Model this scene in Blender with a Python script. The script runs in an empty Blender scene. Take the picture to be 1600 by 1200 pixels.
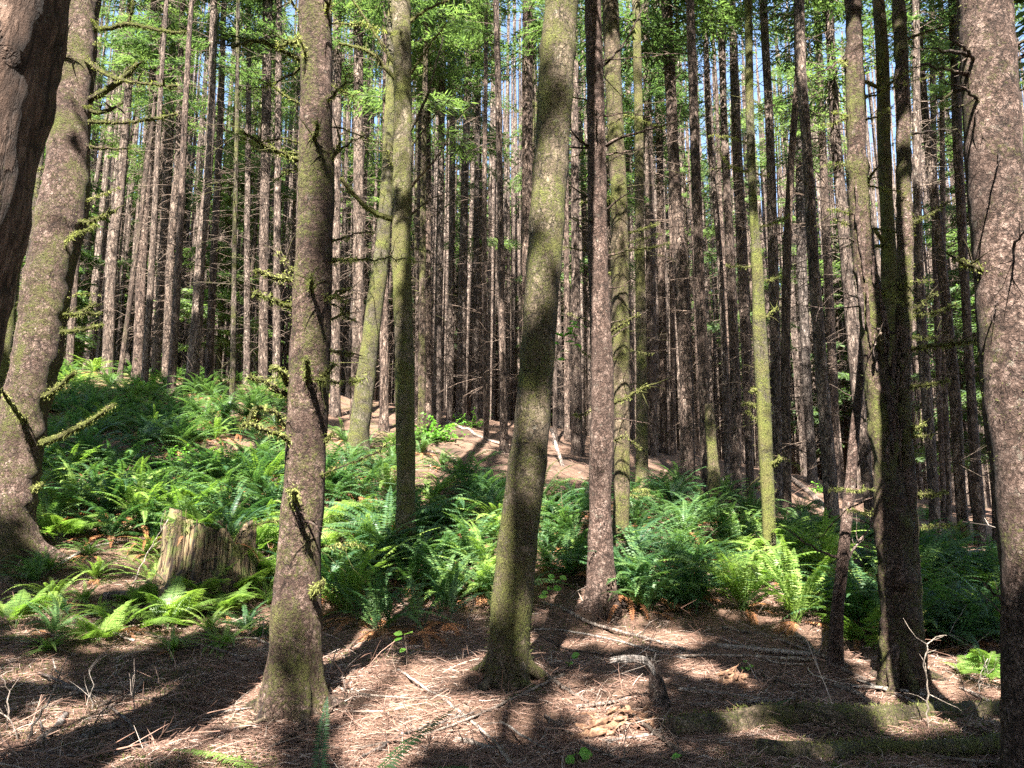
import bpy, math, random
import numpy as np
from mathutils import Vector, Matrix

random.seed(7)
RNG = np.random.default_rng(11)
R = math.radians
SC = bpy.context.scene
COL = SC.collection

# ------------------------------------------------------------------ camera
CAMZ, PITCH, FPX = 1.6, R(10.0), 1200.0
cd = bpy.data.cameras.new("camera"); cam = bpy.data.objects.new("camera", cd); COL.objects.link(cam)
cd.sensor_width = 36.0; cd.lens = 27.0; cd.clip_start = 0.05; cd.clip_end = 1500
cam.location = (0, 0, CAMZ); cam.rotation_euler = (R(90) + PITCH, 0, 0)
SC.camera = cam

# ------------------------------------------------------------------ light
SUN_EL, SUN_AZ = 50.0, 187.0        # degrees; azimuth clockwise from +Y
w = bpy.data.worlds.new("World"); SC.world = w; w.use_nodes = True
nt = w.node_tree; bg = nt.nodes["Background"]
sky = nt.nodes.new("ShaderNodeTexSky"); sky.sky_type = 'NISHITA'; sky.sun_disc = False
sky.sun_elevation = R(SUN_EL); sky.sun_rotation = R(SUN_AZ); sky.dust_density = 1.0
nt.links.new(sky.outputs[0], bg.inputs[0]); bg.inputs[1].default_value = 0.065
sl = bpy.data.lights.new("sun", 'SUN'); sun = bpy.data.objects.new("sun", sl); COL.objects.link(sun)
sl.energy = 5.0; sl.angle = R(0.5); sl.color = (1.0, 0.965, 0.90)
to_sun = Vector((math.sin(R(SUN_AZ)) * math.cos(R(SUN_EL)), math.cos(R(SUN_AZ)) * math.cos(R(SUN_EL)), math.sin(R(SUN_EL))))
sun.rotation_euler = to_sun.to_track_quat('Z', 'Y').to_euler()
SC.view_settings.view_transform = 'Standard'; SC.view_settings.look = 'None'
SC.view_settings.exposure = 3.05; SC.view_settings.gamma = 1.0
SC.cycles.use_denoising = False; SC.cycles.max_bounces = 6; SC.cycles.diffuse_bounces = 3; SC.cycles.glossy_bounces = 2
SC.cycles.transmission_bounces = 4; SC.cycles.transparent_max_bounces = 4
SC.cycles.sample_clamp_indirect = 4.0
SC.cycles.caustics_reflective = False; SC.cycles.caustics_refractive = False

# ------------------------------------------------------------------ pixel <-> world
FWD = np.array([0, math.cos(PITCH), math.sin(PITCH)]); UP = np.array([0, -math.sin(PITCH), math.cos(PITCH)]); RT = np.array([1.0, 0, 0])
CAMP = np.array([0, 0, CAMZ])
def raydir(px, py): return FWD + RT * ((px - 800) / FPX) + UP * ((600 - py) / FPX)
def at(px, py, Y):
    d = raydir(px, py); return CAMP + d * (Y / d[1])
def depth_of(p): return float(np.dot(np.asarray(p) - CAMP, FWD))
def project(p):
    q = np.asarray(p, float) - CAMP; dd = q @ FWD
    return 800 + FPX * (q @ RT) / dd, 600 - FPX * (q @ UP) / dd, dd

# ------------------------------------------------------------------ noise
def vnoise(P, seed=0):
    P = np.asarray(P, float); I = np.floor(P).astype(np.int64); F = P - I; F = F * F * (3 - 2 * F)
    def h(i, j, k):
        n = (i * 374761393 + j * 668265263 + k * 2147483647 + seed * 1274126177) & 0xffffffff
        n = ((n ^ (n >> 13)) * 1274126177) & 0xffffffff
        return ((n ^ (n >> 16)) & 0xffff) / 65535.0
    x, y, z = I[..., 0], I[..., 1], I[..., 2]; fx, fy, fz = F[..., 0], F[..., 1], F[..., 2]
    r = 0
    for a in (0, 1):
        for b in (0, 1):
            for c in (0, 1):
                r = r + h(x + a, y + b, z + c) * (fx if a else 1 - fx) * (fy if b else 1 - fy) * (fz if c else 1 - fz)
    return r * 2 - 1

# ------------------------------------------------------------------ terrain
CTRL = [  # px, py, Y : what the photo shows of the ground
 (0,1210,4.5),(400,1210,4.7),(800,1210,4.8),(1200,1210,4.9),(1600,1210,5.0),
 (120,1080,6.2),(300,1060,6.6),(460,1105,6.5),(620,1060,6.9),(800,1060,7.2),(1020,1090,6.7),(1200,1060,7.1),(1410,1065,7.1),(1560,1040,7.6),
 (60,960,8.2),(20,865,9.8),(200,940,8.7),(320,930,9.0),(520,960,9.0),(680,975,9.0),(940,950,9.3),(1100,970,9.0),(1200,945,9.6),(1500,950,9.6),
 (130,790,12),(300,780,12.6),(450,800,12),(633,866,11.2),(780,840,12),(900,840,12.2),(1060,850,12.4),(1250,840,13.5),(1450,870,13),(1600,880,13),
 (40,650,18),(220,650,19),(400,655,19),(560,712,16.5),(690,700,18.5),(790,706,18.5),(870,720,18),(1000,745,18.5),(1110,785,17),(1300,830,15.5),(1520,862,16),
 (160,582,25),(300,600,25),(410,600,26),(560,645,25),(680,655,26),(850,672,26),(1020,700,27),(1170,755,25),(1270,748,28),(1450,800,28),(1600,815,28),
 (100,618,45),(400,632,45),(800,680,45),(1150,742,45),(1500,790,45)]
cp = []
for px, py, Y in CTRL:
    p = at(px, py, Y); cp.append((p[0], p[1], p[2]))
cp += [(0, 0, 0), (-6, 0, .1), (6, 0, -.1), (0, -12, -.2), (-14, -10, .5), (14, -10, -.8), (-16, 4, 1.5), (14, 5, -.6),
       (-60, 0, 6), (60, 0, -5), (0, -60, -2), (-90, 60, 8), (90, 60, -4), (-40, 110, 5), (40, 110, 1), (0, 200, 2), (-250, 200, 10), (250, 200, -5), (-250, -200, 5), (250, -200, -5)]
cp = np.array(cp)
_d = np.hypot(cp[:, None, 0] - cp[None, :, 0], cp[:, None, 1] - cp[None, :, 1])
_A = np.zeros((len(cp) + 3,) * 2); n = len(cp)
_A[:n, :n] = -np.sqrt(_d ** 2 + 1.0) + np.eye(n) * 0.25
_A[:n, n] = 1; _A[:n, n + 1] = cp[:, 0]; _A[:n, n + 2] = cp[:, 1]; _A[n:, :n] = _A[:n, n:].T
_W = np.linalg.solve(_A, np.concatenate([cp[:, 2], [0, 0, 0]]))
def hgt(x, y, fine=True):
    x = np.asarray(x, float); y = np.asarray(y, float)
    z = _W[n] + _W[n + 1] * x + _W[n + 2] * y
    for i in range(n): z = z - _W[i] * np.sqrt((x - cp[i, 0]) ** 2 + (y - cp[i, 1]) ** 2 + 1.0)
    if fine:
        o = np.zeros_like(x)
        for a_, b_, h_, r_ in MOUNDS: z = z + h_ * np.exp(-((x - a_) ** 2 + (y - b_) ** 2) / (2 * r_ * r_))
        z = z + .09 * vnoise(np.stack([x * .9, y * .9, o], -1), 1) + .05 * vnoise(np.stack([x * 2.3, y * 2.3, o], -1), 2) + .022 * vnoise(np.stack([x * 7, y * 7, o], -1), 3)
    return z
MOUNDS = [(-1.87, 6.5, .13, .5), (0.0, 7.15, .10, .45), (1.12, 9.3, .12, .45), (3.65, 7.2, .12, .45), (-5.9, 9.9, .16, .7), (-.9, 6.9, .10, .8), (-3.1, 6.9, .08, .7), (1.3, 6.3, .08, .5)]
def ground_at(px, py, lo=3.2, hi=60):
    Y = np.linspace(lo, hi, 900); d = raydir(px, py)
    P = CAMP + d[None, :] * (Y / d[1])[:, None]
    b = P[:, 2] < hgt(P[:, 0], P[:, 1])
    k = int(np.argmax(b)) if b.any() else len(Y) - 1
    p = P[k].copy(); p[2] = float(hgt(p[0], p[1])); return p

# ------------------------------------------------------------------ mesh helpers
class MB:
    def __init__(s): s.v = []; s.q = []; s.t = []; s.qm = []; s.tm = []; s.n = 0
    def add(s, V, Q=None, T=None, mat=0):
        V = np.asarray(V, np.float32).reshape(-1, 3)
        if Q is not None and len(Q): Q = np.asarray(Q, np.int64).reshape(-1, 4) + s.n; s.q.append(Q); s.qm.append(np.full(len(Q), mat, np.int32))
        if T is not None and len(T): T = np.asarray(T, np.int64).reshape(-1, 3) + s.n; s.t.append(T); s.tm.append(np.full(len(T), mat, np.int32))
        s.v.append(V); s.n += len(V)
    def merge(s, o, M=None, off=None):
        for V in [np.concatenate(o.v)] if o.v else []:
            if M is not None: V = V @ np.asarray(M, np.float32).T
            if off is not None: V = V + np.asarray(off, np.float32)
            base = s.n; s.v.append(V.astype(np.float32)); s.n += len(V)
            for q, m in zip(o.q, o.qm): s.q.append(q + base); s.qm.append(m)
            for t, m in zip(o.t, o.tm): s.t.append(t + base); s.tm.append(m)
    def mesh(s, name, mats, smooth=True):
        me = bpy.data.meshes.new(name)
        V = np.concatenate(s.v); Q = np.concatenate(s.q) if s.q else np.zeros((0, 4), np.int64); T = np.concatenate(s.t) if s.t else np.zeros((0, 3), np.int64)
        me.vertices.add(len(V)); me.vertices.foreach_set("co", V.ravel().astype(np.float32))
        loops = np.concatenate([Q.ravel(), T.ravel()]).astype(np.int32)
        me.loops.add(len(loops)); me.loops.foreach_set("vertex_index", loops)
        tot = np.concatenate([np.full(len(Q), 4), np.full(len(T), 3)]).astype(np.int32)
        st = np.concatenate([[0], np.cumsum(tot)[:-1]]).astype(np.int32)
        me.polygons.add(len(tot)); me.polygons.foreach_set("loop_start", st); me.polygons.foreach_set("loop_total", tot)
        mi = np.concatenate(s.qm + s.tm) if (s.qm or s.tm) else np.zeros(0, np.int32)
        me.polygons.foreach_set("material_index", mi.astype(np.int32))
        me.polygons.foreach_set("use_smooth", np.full(len(tot), smooth))
        for m in (mats if isinstance(mats, (list, tuple)) else [mats]): me.materials.append(m)
        me.update(); me.validate(); return me

def frames(P):
    P = np.asarray(P, float); T = np.gradient(P, axis=0); T /= np.linalg.norm(T, axis=1)[:, None] + 1e-9
    N = np.zeros_like(P); a = np.array([1.0, 0, 0]) if abs(T[0][0]) < .8 else np.array([0, 1.0, 0])
    v = a - T[0] * (a @ T[0]); N[0] = v / np.linalg.norm(v)
    for i in range(1, len(P)):
        v = N[i - 1] - T[i] * (N[i - 1] @ T[i]); N[i] = v / (np.linalg.norm(v) + 1e-9)
    return T, N, np.cross(T, N)
def tube(mb, P, r, seg=8, lump=0.0, lscale=6.0, seed=0, cap=True, mat=0, lobes=None):
    P = np.asarray(P, float); r = np.broadcast_to(np.asarray(r, float), (len(P),))
    T, N, B = frames(P); a = np.linspace(0, 2 * math.pi, seg, endpoint=False)
    D = N[:, None, :] * np.cos(a)[None, :, None] + B[:, None, :] * np.sin(a)[None, :, None]
    RR = np.repeat(r[:, None], seg, 1)
    if lobes is not None: RR = RR * lobes(P, a)
    if lump:
        S = P[:, None, :] + D * RR[..., None]
        RR = RR * (1 + lump * (vnoise(S * lscale, seed) + .5 * vnoise(S * lscale * 2.7, seed + 5)))
    V = P[:, None, :] + D * RR[..., None]
    n_ = len(P); i = np.arange(n_ - 1)[:, None] * seg; j = np.arange(seg)[None, :]; j2 = (j + 1) % seg
    Q = np.stack([i + j, i + j2, i + seg + j2, i + seg + j], -1).reshape(-1, 4)
    Tt = None; Vf = V.reshape(-1, 3)
    if cap:
        Vf = np.concatenate([Vf, [P[0], P[-1]]]); c0 = n_ * seg; c1 = c0 + 1; j = j.ravel(); j2 = j2.ravel()
        Tt = np.concatenate([np.stack([np.full(seg, c0), j2, j], -1), np.stack([np.full(seg, c1), (n_ - 1) * seg + j, (n_ - 1) * seg + j2], -1)])
    mb.add(Vf, Q, Tt, mat)
    return V, D
def resample(P, step, extra=None):
    P = np.asarray(P, float); s = np.concatenate([[0], np.cumsum(np.linalg.norm(np.diff(P, axis=0), axis=1))])
    m = max(2, int(s[-1] / step) + 1); u = np.linspace(0, s[-1], m)
    # catmull-like smoothing: interpolate then box filter
    Q = np.stack([np.interp(u, s, P[:, k]) for k in range(P.shape[1])], 1)
    if extra is not None: extra = np.interp(u, s, extra)
    k = max(1, int(m / max(2, len(P)) / 2))
    if len(P) > 2 and k > 1:
        pad = np.concatenate([Q[:1] * 2 - Q[k:0:-1], Q, Q[-1:] * 2 - Q[-2:-k - 2:-1]])
        ker = np.ones(2 * k + 1) / (2 * k + 1)
        Q = np.stack([np.convolve(pad[:, c], ker, 'valid') for c in range(Q.shape[1])], 1)
    return (Q, extra) if extra is not None else Q
def fuzz(mb, V, D, count, ln, wd, rng, mask=None, mat=0, droop=0.5):
    """short moss blades on a tube surface"""
    V = V.reshape(-1, 3); D = D.reshape(-1, 3); idx = rng.integers(0, len(V) - 1, count)
    if mask is not None: idx = idx[mask(V[idx])]
    m = len(idx); p = V[idx] + (V[np.minimum(idx + 1, len(V) - 1)] - V[idx]) * 0
    p = p + rng.normal(0, .012, (m, 3)); d = D[idx] + rng.normal(0, .55, (m, 3)); d[:, 2] -= droop; d /= np.linalg.norm(d, axis=1)[:, None]
    p = p - D[idx] * 0.004
    s = np.cross(d, rng.normal(0, 1, (m, 3))); s /= np.linalg.norm(s, axis=1)[:, None] + 1e-9
    L = ln * rng.uniform(.5, 1.4, m)[:, None]; W = wd * rng.uniform(.6, 1.3, m)[:, None]
    VV = np.stack([p - s * W, p + s * W, p + d * L], 1).reshape(-1, 3)
    mb.add(VV, None, np.arange(3 * m).reshape(-1, 3), mat)

# ------------------------------------------------------------------ object helpers
def put(name, me, parent=None, loc=None, moss=None, tone=None):
    o = bpy.data.objects.new(name, me); COL.objects.link(o)
    if parent is not None: o.parent = parent
    if loc is not None: o.location = tuple(float(c) for c in loc)
    if moss is not None: o["moss"] = float(moss)
    if tone is not None: o["tone"] = float(tone)
    return o
def tag(o, label, cat, group=None, kind=None):
    o["label"] = label
    if cat: o["category"] = cat
    if group: o["group"] = group
    if kind: o["kind"] = kind
    return o
def empty(name, loc, label, cat, group=None):
    o = bpy.data.objects.new(name, None); COL.objects.link(o); o.location = tuple(float(c) for c in loc); o.empty_display_size = .2
    return tag(o, label, cat, group)

# ------------------------------------------------------------------ materials
def mat_new(name):
    m = bpy.data.materials.new(name); m.use_nodes = True; t = m.node_tree; b = t.nodes["Principled BSDF"]
    return m, t, b
def nd(t, typ, **k):
    x = t.nodes.new(typ)
    for a, v in k.items():
        if a == 'inp':
            for i, vv in v.items(): x.inputs[i].default_value = vv
        else: setattr(x, a, v)
    return x
def ramp(t, stops, src=None, interp='LINEAR'):
    r = t.nodes.new("ShaderNodeValToRGB"); r.color_ramp.interpolation = interp
    e = r.color_ramp.elements
    while len(e) < len(stops): e.new(.5)
    for i, (p, c) in enumerate(stops):
        e[i].position = p; e[i].color = (*c, 1) if len(c) == 3 else c
    if src is not None: t.links.new(src, r.inputs[0])
    return r
def mix(t, fac, a, b, mode='MIX'):
    m = t.nodes.new("ShaderNodeMix"); m.data_type = 'RGBA'; m.blend_type = mode
    for s, v in ((m.inputs[0], fac), (m.inputs[6], a), (m.inputs[7], b)):
        if hasattr(v, 'is_linked'): t.links.new(v, s)
        else: s.default_value = v if isinstance(v, float) else (*v, 1)
    return m.outputs[2]
def mth(t, op, a, b=None, c=None, clamp=False):
    m = t.nodes.new("ShaderNodeMath"); m.operation = op; m.use_clamp = clamp
    for i, v in enumerate((a, b, c)):
        if v is None: continue
        if hasattr(v, 'is_linked'): t.links.new(v, m.inputs[i])
        else: m.inputs[i].default_value = v
    return m.outputs[0]
def coords(t, scale=(1, 1, 1), rnd=True):
    tc = nd(t, "ShaderNodeTexCoord"); mp = nd(t, "ShaderNodeMapping"); mp.inputs['Scale'].default_value = scale
    t.links.new(tc.outputs['Object'], mp.inputs[0])
    if rnd:
        oi = nd(t, "ShaderNodeObjectInfo"); cx = nd(t, "ShaderNodeCombineXYZ")
        s = mth(t, 'MULTIPLY', oi.outputs['Random'], 50.0)
        for k in range(3): t.links.new(s, cx.inputs[k])
        t.links.new(cx.outputs[0], mp.inputs['Location'])
    return mp.outputs[0]
def noise(t, vec, scale, detail=4, rough=.6, dist=0):
    x = nd(t, "ShaderNodeTexNoise"); x.inputs['Scale'].default_value = scale; x.inputs['Detail'].default_value = detail
    x.inputs['Roughness'].default_value = rough; x.inputs['Distortion'].default_value = dist
    t.links.new(vec, x.inputs['Vector']); return x

def bark_material(name, dark, mid, light, scale=26.0, stretch=.45, lichen=True, bump=.02, furrow=False):
    m, t, b = mat_new(name)
    v = coords(t); vs = coords(t, (1, 1, stretch))
    big = noise(t, v, 2.2, 3); fine = noise(t, vs, scale * 1.5, 7, .75); med = noise(t, vs, scale * .45, 5, .7, .3); grit = noise(t, v, 150, 3, .8)
    vor = nd(t, "ShaderNodeTexVoronoi"); vor.feature = 'DISTANCE_TO_EDGE'; vor.inputs['Scale'].default_value = scale; vor.inputs['Randomness'].default_value = 1
    dv = nd(t, "ShaderNodeVectorMath"); dv.operation = 'MULTIPLY_ADD'
    t.links.new(med.outputs['Color'], dv.inputs[0]); dv.inputs[1].default_value = (.06,) * 3; t.links.new(vs, dv.inputs[2])
    t.links.new(dv.outputs[0], vor.inputs['Vector']); vd = vor.outputs['Distance']
    f0 = mth(t, 'ADD', mth(t, 'MULTIPLY', fine.outputs['Fac'], .55), mth(t, 'MULTIPLY', med.outputs['Fac'], .45))
    col = ramp(t, [(.4, dark), (.49, mid), (.6, light)], f0).outputs[0]
    crack = ramp(t, [(0, (1, 1, 1)), (.09 if not furrow else .2, (0, 0, 0))], vd).outputs[0]
    col = mix(t, mth(t, 'MULTIPLY', crack, .7), col, dark)
    col = mix(t, ramp(t, [(.42, (0, 0, 0)), (.66, (.65,) * 3)], big.outputs['Fac']).outputs[0], col, tuple(c * .5 for c in mid))
    pl = nd(t, "ShaderNodeTexVoronoi"); pl.feature = 'DISTANCE_TO_EDGE'; pl.inputs['Scale'].default_value = scale * .33
    dp = nd(t, "ShaderNodeVectorMath"); dp.operation = 'MULTIPLY_ADD'; t.links.new(med.outputs['Color'], dp.inputs[0]); dp.inputs[1].default_value = (.16,) * 3; t.links.new(vs, dp.inputs[2]); t.links.new(dp.outputs[0], pl.inputs['Vector'])
    plc = ramp(t, [(0, (1, 1, 1)), (.06, (0, 0, 0))], pl.outputs['Distance']).outputs[0]
    plm = mth(t, 'MULTIPLY', plc, ramp(t, [(.34, (0, 0, 0)), (.52, (1, 1, 1))], noise(t, v, 4.5, 3).outputs['Fac']).outputs[0])
    col = mix(t, mth(t, 'MULTIPLY', plm, .85), col, tuple(c * .6 for c in dark))
    # horizontal scars and knots
    hs = noise(t, coords(t, (1.5, 1.5, 9)), 3.0, 4, .6, .6)
    col = mix(t, ramp(t, [(.62, (0, 0, 0)), (.68, (.7,) * 3)], hs.outputs['Fac']).outputs[0], col, dark)
    if lichen:
        li = noise(t, v, 14, 6, .75)
        col = mix(t, ramp(t, [(.6, (0, 0, 0)), (.66, (.6,) * 3)], li.outputs['Fac']).outputs[0], col, (.3, .29, .24))
    oi2 = nd(t, "ShaderNodeObjectInfo"); col = mix(t, 1.0, col, ramp(t, [(0, (.72, .75, .77)), (.3, (1.1, 1.02, .97)), (.55, (.82, .74, .68)), (.8, (1.25, 1.24, 1.22)), (1, (.95, .88, .8))], oi2.outputs['Random']).outputs[0], 'MULTIPLY')
    at_ = nd(t, "ShaderNodeAttribute"); at_.attribute_type = 'OBJECT'; at_.attribute_name = 'moss'
    mo = noise(t, v, 1.6, 7, .75, .4); mo2 = noise(t, v, 45, 4, .8)
    f = mth(t, 'ADD', mo.outputs['Fac'], mth(t, 'MULTIPLY_ADD', mo2.outputs['Fac'], .7, -.35))
    f = mth(t, 'ADD', f, mth(t, 'MULTIPLY', at_.outputs['Fac'], .55))
    f = mth(t, 'MULTIPLY_ADD', f, 7.0, -5.2, clamp=True)
    mn = noise(t, v, 75, 6, .85); mb_ = noise(t, v, 3.3, 5, .7)
    mc = ramp(t, [(.36, (.034, .042, .01)), (.5, (.125, .138, .03)), (.64, (.29, .3, .08))], mn.outputs['Fac'])
    mcol = mix(t, ramp(t, [(.38, (0, 0, 0)), (.62, (1, 1, 1))], mb_.outputs['Fac']).outputs[0], mc.outputs[0], mix(t, .6, mc.outputs[0], (.12, .085, .045)))
    col = mix(t, f, col, mcol)
    t.links.new(col, b.inputs['Base Color']); b.inputs['Roughness'].default_value = .85
    b.inputs['Specular IOR Level'].default_value = .2
    hb = mth(t, 'ADD', mth(t, 'MULTIPLY', f0, 1.6), mth(t, 'MULTIPLY', crack, -.35)); hb = mth(t, 'ADD', hb, mth(t, 'MULTIPLY', grit.outputs['Fac'], .5))
    hb = mth(t, 'ADD', hb, mth(t, 'MULTIPLY', mn.outputs['Fac'], mth(t, 'MULTIPLY', f, 2.2))); hb = mth(t, 'ADD', hb, mth(t, 'MULTIPLY', plm, -1.2)); hb = mth(t, 'ADD', hb, mth(t, 'MULTIPLY', med.outputs['Fac'], 1.2))
    bp = nd(t, "ShaderNodeBump"); bp.inputs['Strength'].default_value = 1.0; bp.inputs['Distance'].default_value = bump
    t.links.new(hb, bp.inputs['Height']); t.links.new(bp.outputs[0], b.inputs['Normal'])
    return m
BARK = bark_material("spruce_bark", (.032, .021, .016), (.135, .088, .07), (.42, .32, .275), 30, .8, bump=.06)
BARK_ALDER = bark_material("mossy_bark", (.05, .04, .028), (.13, .10, .07), (.24, .2, .14), 20, .5)
BARK_FUR = bark_material("furrowed_bark", (.045, .03, .022), (.17, .108, .078), (.34, .235, .18), 20, .2, furrow=True, bump=.05)
BARK_FAR = bark_material("slender_bark", (.024, .017, .014), (.095, .067, .053), (.35, .275, .225), 22, .3, bump=.03)
DEADWOOD = bark_material("dead_wood", (.09, .07, .06), (.24, .19, .16), (.42, .37, .33), 30, .1, lichen=False)
TWIG = bark_material("dead_twig", (.06, .045, .035), (.15, .11, .085), (.28, .22, .18), 30, .2, lichen=False)

def leaf_material(name, c1, c2, c3, trans=.45, rough=.5, hue_rnd=True, isl=True):
    m, t, b = mat_new(name)
    oi = nd(t, "ShaderNodeObjectInfo"); g = nd(t, "ShaderNodeNewGeometry")
    src = mth(t, 'ADD', mth(t, 'MULTIPLY', oi.outputs['Random'], .5), mth(t, 'MULTIPLY', g.outputs['Random Per Island'], .5)) if isl else oi.outputs['Random']
    r = ramp(t, [(.1, c1), (.5, c2), (.9, c3)], src)
    t.links.new(r.outputs[0], b.inputs['Base Color']); b.inputs['Roughness'].default_value = rough; b.inputs['Specular IOR Level'].default_value = .3
    tr = nd(t, "ShaderNodeBsdfTranslucent"); mx = nd(t, "ShaderNodeMixShader"); mx.inputs[0].default_value = trans
    tcol = mix(t, 1.0, r.outputs[0], (1.35, 1.55, .75), 'MULTIPLY')
    t.links.new(tcol, tr.inputs[0]); t.links.new(b.outputs[0], mx.inputs[1]); t.links.new(tr.outputs[0], mx.inputs[2])
    t.links.new(mx.outputs[0], t.nodes["Material Output"].inputs[0]); return m
NEEDLE = leaf_material("conifer_foliage", (.05, .08, .04), (.095, .14, .06), (.17, .215, .095), .5)
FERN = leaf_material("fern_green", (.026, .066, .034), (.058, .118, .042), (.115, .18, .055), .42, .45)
FERNB = leaf_material("fern_bright", (.09, .16, .04), (.15, .23, .05), (.23, .3, .075), .45, .45)  # sunny sword ferns' sunlight put into the colour; lady ferns' own bright green
FERND = leaf_material("fern_dead", (.13, .05, .02), (.22, .09, .035), (.32, .17, .08), .2, .8)
MOSSF = leaf_material("branch_moss", (.10, .11, .03), (.19, .2, .055), (.3, .3, .1), .35, .85)
MOSST = leaf_material("trunk_moss", (.045, .055, .014), (.11, .12, .03), (.2, .2, .06), .3, .85)
MOSSM = leaf_material("moss_blades", (.05, .07, .015), (.11, .13, .025), (.2, .2, .06), .3, .8)
BROAD = leaf_material("broad_leaf", (.1, .24, .04), (.15, .32, .05), (.22, .38, .07), .5, .4)

def simple(name, stops, scale=8, bump=.01, rough=.85):
    m, t, b = mat_new(name); v = coords(t); nz = noise(t, v, scale, 6, .7)
    t.links.new(ramp(t, stops, nz.outputs['Fac']).outputs[0], b.inputs['Base Color']); b.inputs['Roughness'].default_value = rough
    bp = nd(t, "ShaderNodeBump"); bp.inputs['Strength'].default_value = .8; bp.inputs['Distance'].default_value = bump
    t.links.new(nz.outputs['Fac'], bp.inputs['Height']); t.links.new(bp.outputs[0], b.inputs['Normal']); return m
FRESHWOOD = simple("splintered_wood", [(.35, (.11, .07, .04)), (.62, (.36, .27, .17))], 30)
PALE = bark_material("pale_wood", (.12, .10, .085), (.26, .22, .19), (.46, .41, .36), 40, .1, lichen=False, bump=.006)
def rot_material():
    m, t, b = mat_new("rotten_wood"); vs = coords(t, (1, 1, .12)); v = coords(t)
    st = noise(t, vs, 22, 6, .7, .5); g = noise(t, v, 5, 5, .7)
    c = ramp(t, [(.4, (.016, .01, .007)), (.5, (.085, .052, .028)), (.64, (.24, .175, .09))], st.outputs['Fac'])
    c2 = mix(t, ramp(t, [(.5, (0, 0, 0)), (.64, (.7,) * 3)], g.outputs['Fac']).outputs[0], c.outputs[0], (.13, .17, .035))
    t.links.new(c2, b.inputs['Base Color']); b.inputs['Roughness'].default_value = .9
    bp = nd(t, "ShaderNodeBump"); bp.inputs['Strength'].default_value = 1; bp.inputs['Distance'].default_value = .04
    t.links.new(st.outputs['Fac'], bp.inputs['Height']); t.links.new(bp.outputs[0], b.inputs['Normal']); return m
ROT = rot_material()
def litter_material():
    m, t, b = mat_new("twig_litter"); g = nd(t, "ShaderNodeNewGeometry")
    r = ramp(t, [(0, (.05, .028, .02)), (.4, (.14, .075, .05)), (.62, (.22, .12, .085)), (.87, (.29, .18, .13)), (.99, (.42, .34, .28))], g.outputs['Random Per Island'])
    t.links.new(r.outputs[0], b.inputs['Base Color']); b.inputs['Roughness'].default_value = .75; return m
LITTER = litter_material()
def ground_material():
    m, t, b = mat_new("forest_floor"); tc = nd(t, "ShaderNodeTexCoord"); v = tc.outputs['Object']
    a = noise(t, v, 1.1, 6, .7); f = noise(t, v, 26, 8, .75); f2 = noise(t, v, 120, 3, .7, 1.5)
    c = ramp(t, [(.3, (.02, .013, .01)), (.46, (.085, .05, .034)), (.58, (.15, .092, .063)), (.75, (.26, .18, .13))], f.outputs['Fac'])
    c1 = mix(t, .4, c.outputs[0], ramp(t, [(.35, (.05, .03, .02)), (.65, (.32, .2, .14))], f2.outputs['Fac']).outputs[0])
    so = noise(t, v, .55, 5, .7, .5); c1 = mix(t, ramp(t, [(.5, (0, 0, 0)), (.6, (.8,) * 3)], so.outputs['Fac']).outputs[0], c1, (.035, .024, .018))
    sp = nd(t, "ShaderNodeSeparateXYZ"); t.links.new(v, sp.inputs[0])
    mz = mth(t, 'ADD', a.outputs['Fac'], mth(t, 'MULTIPLY', sp.outputs[0], -.018))
    mz = mth(t, 'ADD', mz, mth(t, 'MULTIPLY_ADD', f.outputs['Fac'], .3, -.15))
    gm = ramp(t, [(.62, (0, 0, 0)), (.74, (.8,) * 3)], mz)
    c2 = mix(t, gm.outputs[0], c1, ramp(t, [(.35, (.035, .05, .012)), (.65, (.14, .16, .035))], f2.outputs['Fac']).outputs[0])
    t.links.new(c2, b.inputs['Base Color']); b.inputs['Roughness'].default_value = .95; b.inputs['Specular IOR Level'].default_value = .15
    bp = nd(t, "ShaderNodeBump"); bp.inputs['Strength'].default_value = 1; bp.inputs['Distance'].default_value = .03
    t.links.new(mth(t, 'ADD', f.outputs['Fac'], mth(t, 'MULTIPLY', f2.outputs['Fac'], .4)), bp.inputs['Height']); t.links.new(bp.outputs[0], b.inputs['Normal'])
    return m
GROUND = ground_material()

# ------------------------------------------------------------------ ground sheet
def build_ground():
    N = 460; s = np.linspace(-1, 1, N); g = 1.7 * np.sinh(6 * s)
    X, Y = np.meshgrid(g, g + 8.0, indexing='xy'); Z = hgt(X, Y)
    V = np.stack([X, Y, Z], -1).reshape(-1, 3)
    i = np.arange(N - 1)[:, None] * N; j = np.arange(N - 1)[None, :]
    Q = np.stack([i + j, i + j + 1, i + N + j + 1, i + N + j], -1).reshape(-1, 4)
    mb = MB(); mb.add(V, Q); o = put("forest_ground", mb.mesh("forest_ground", GROUND))
    tag(o, "brown needle covered forest floor rising to the left", "ground", kind="structure")
build_ground()

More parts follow.
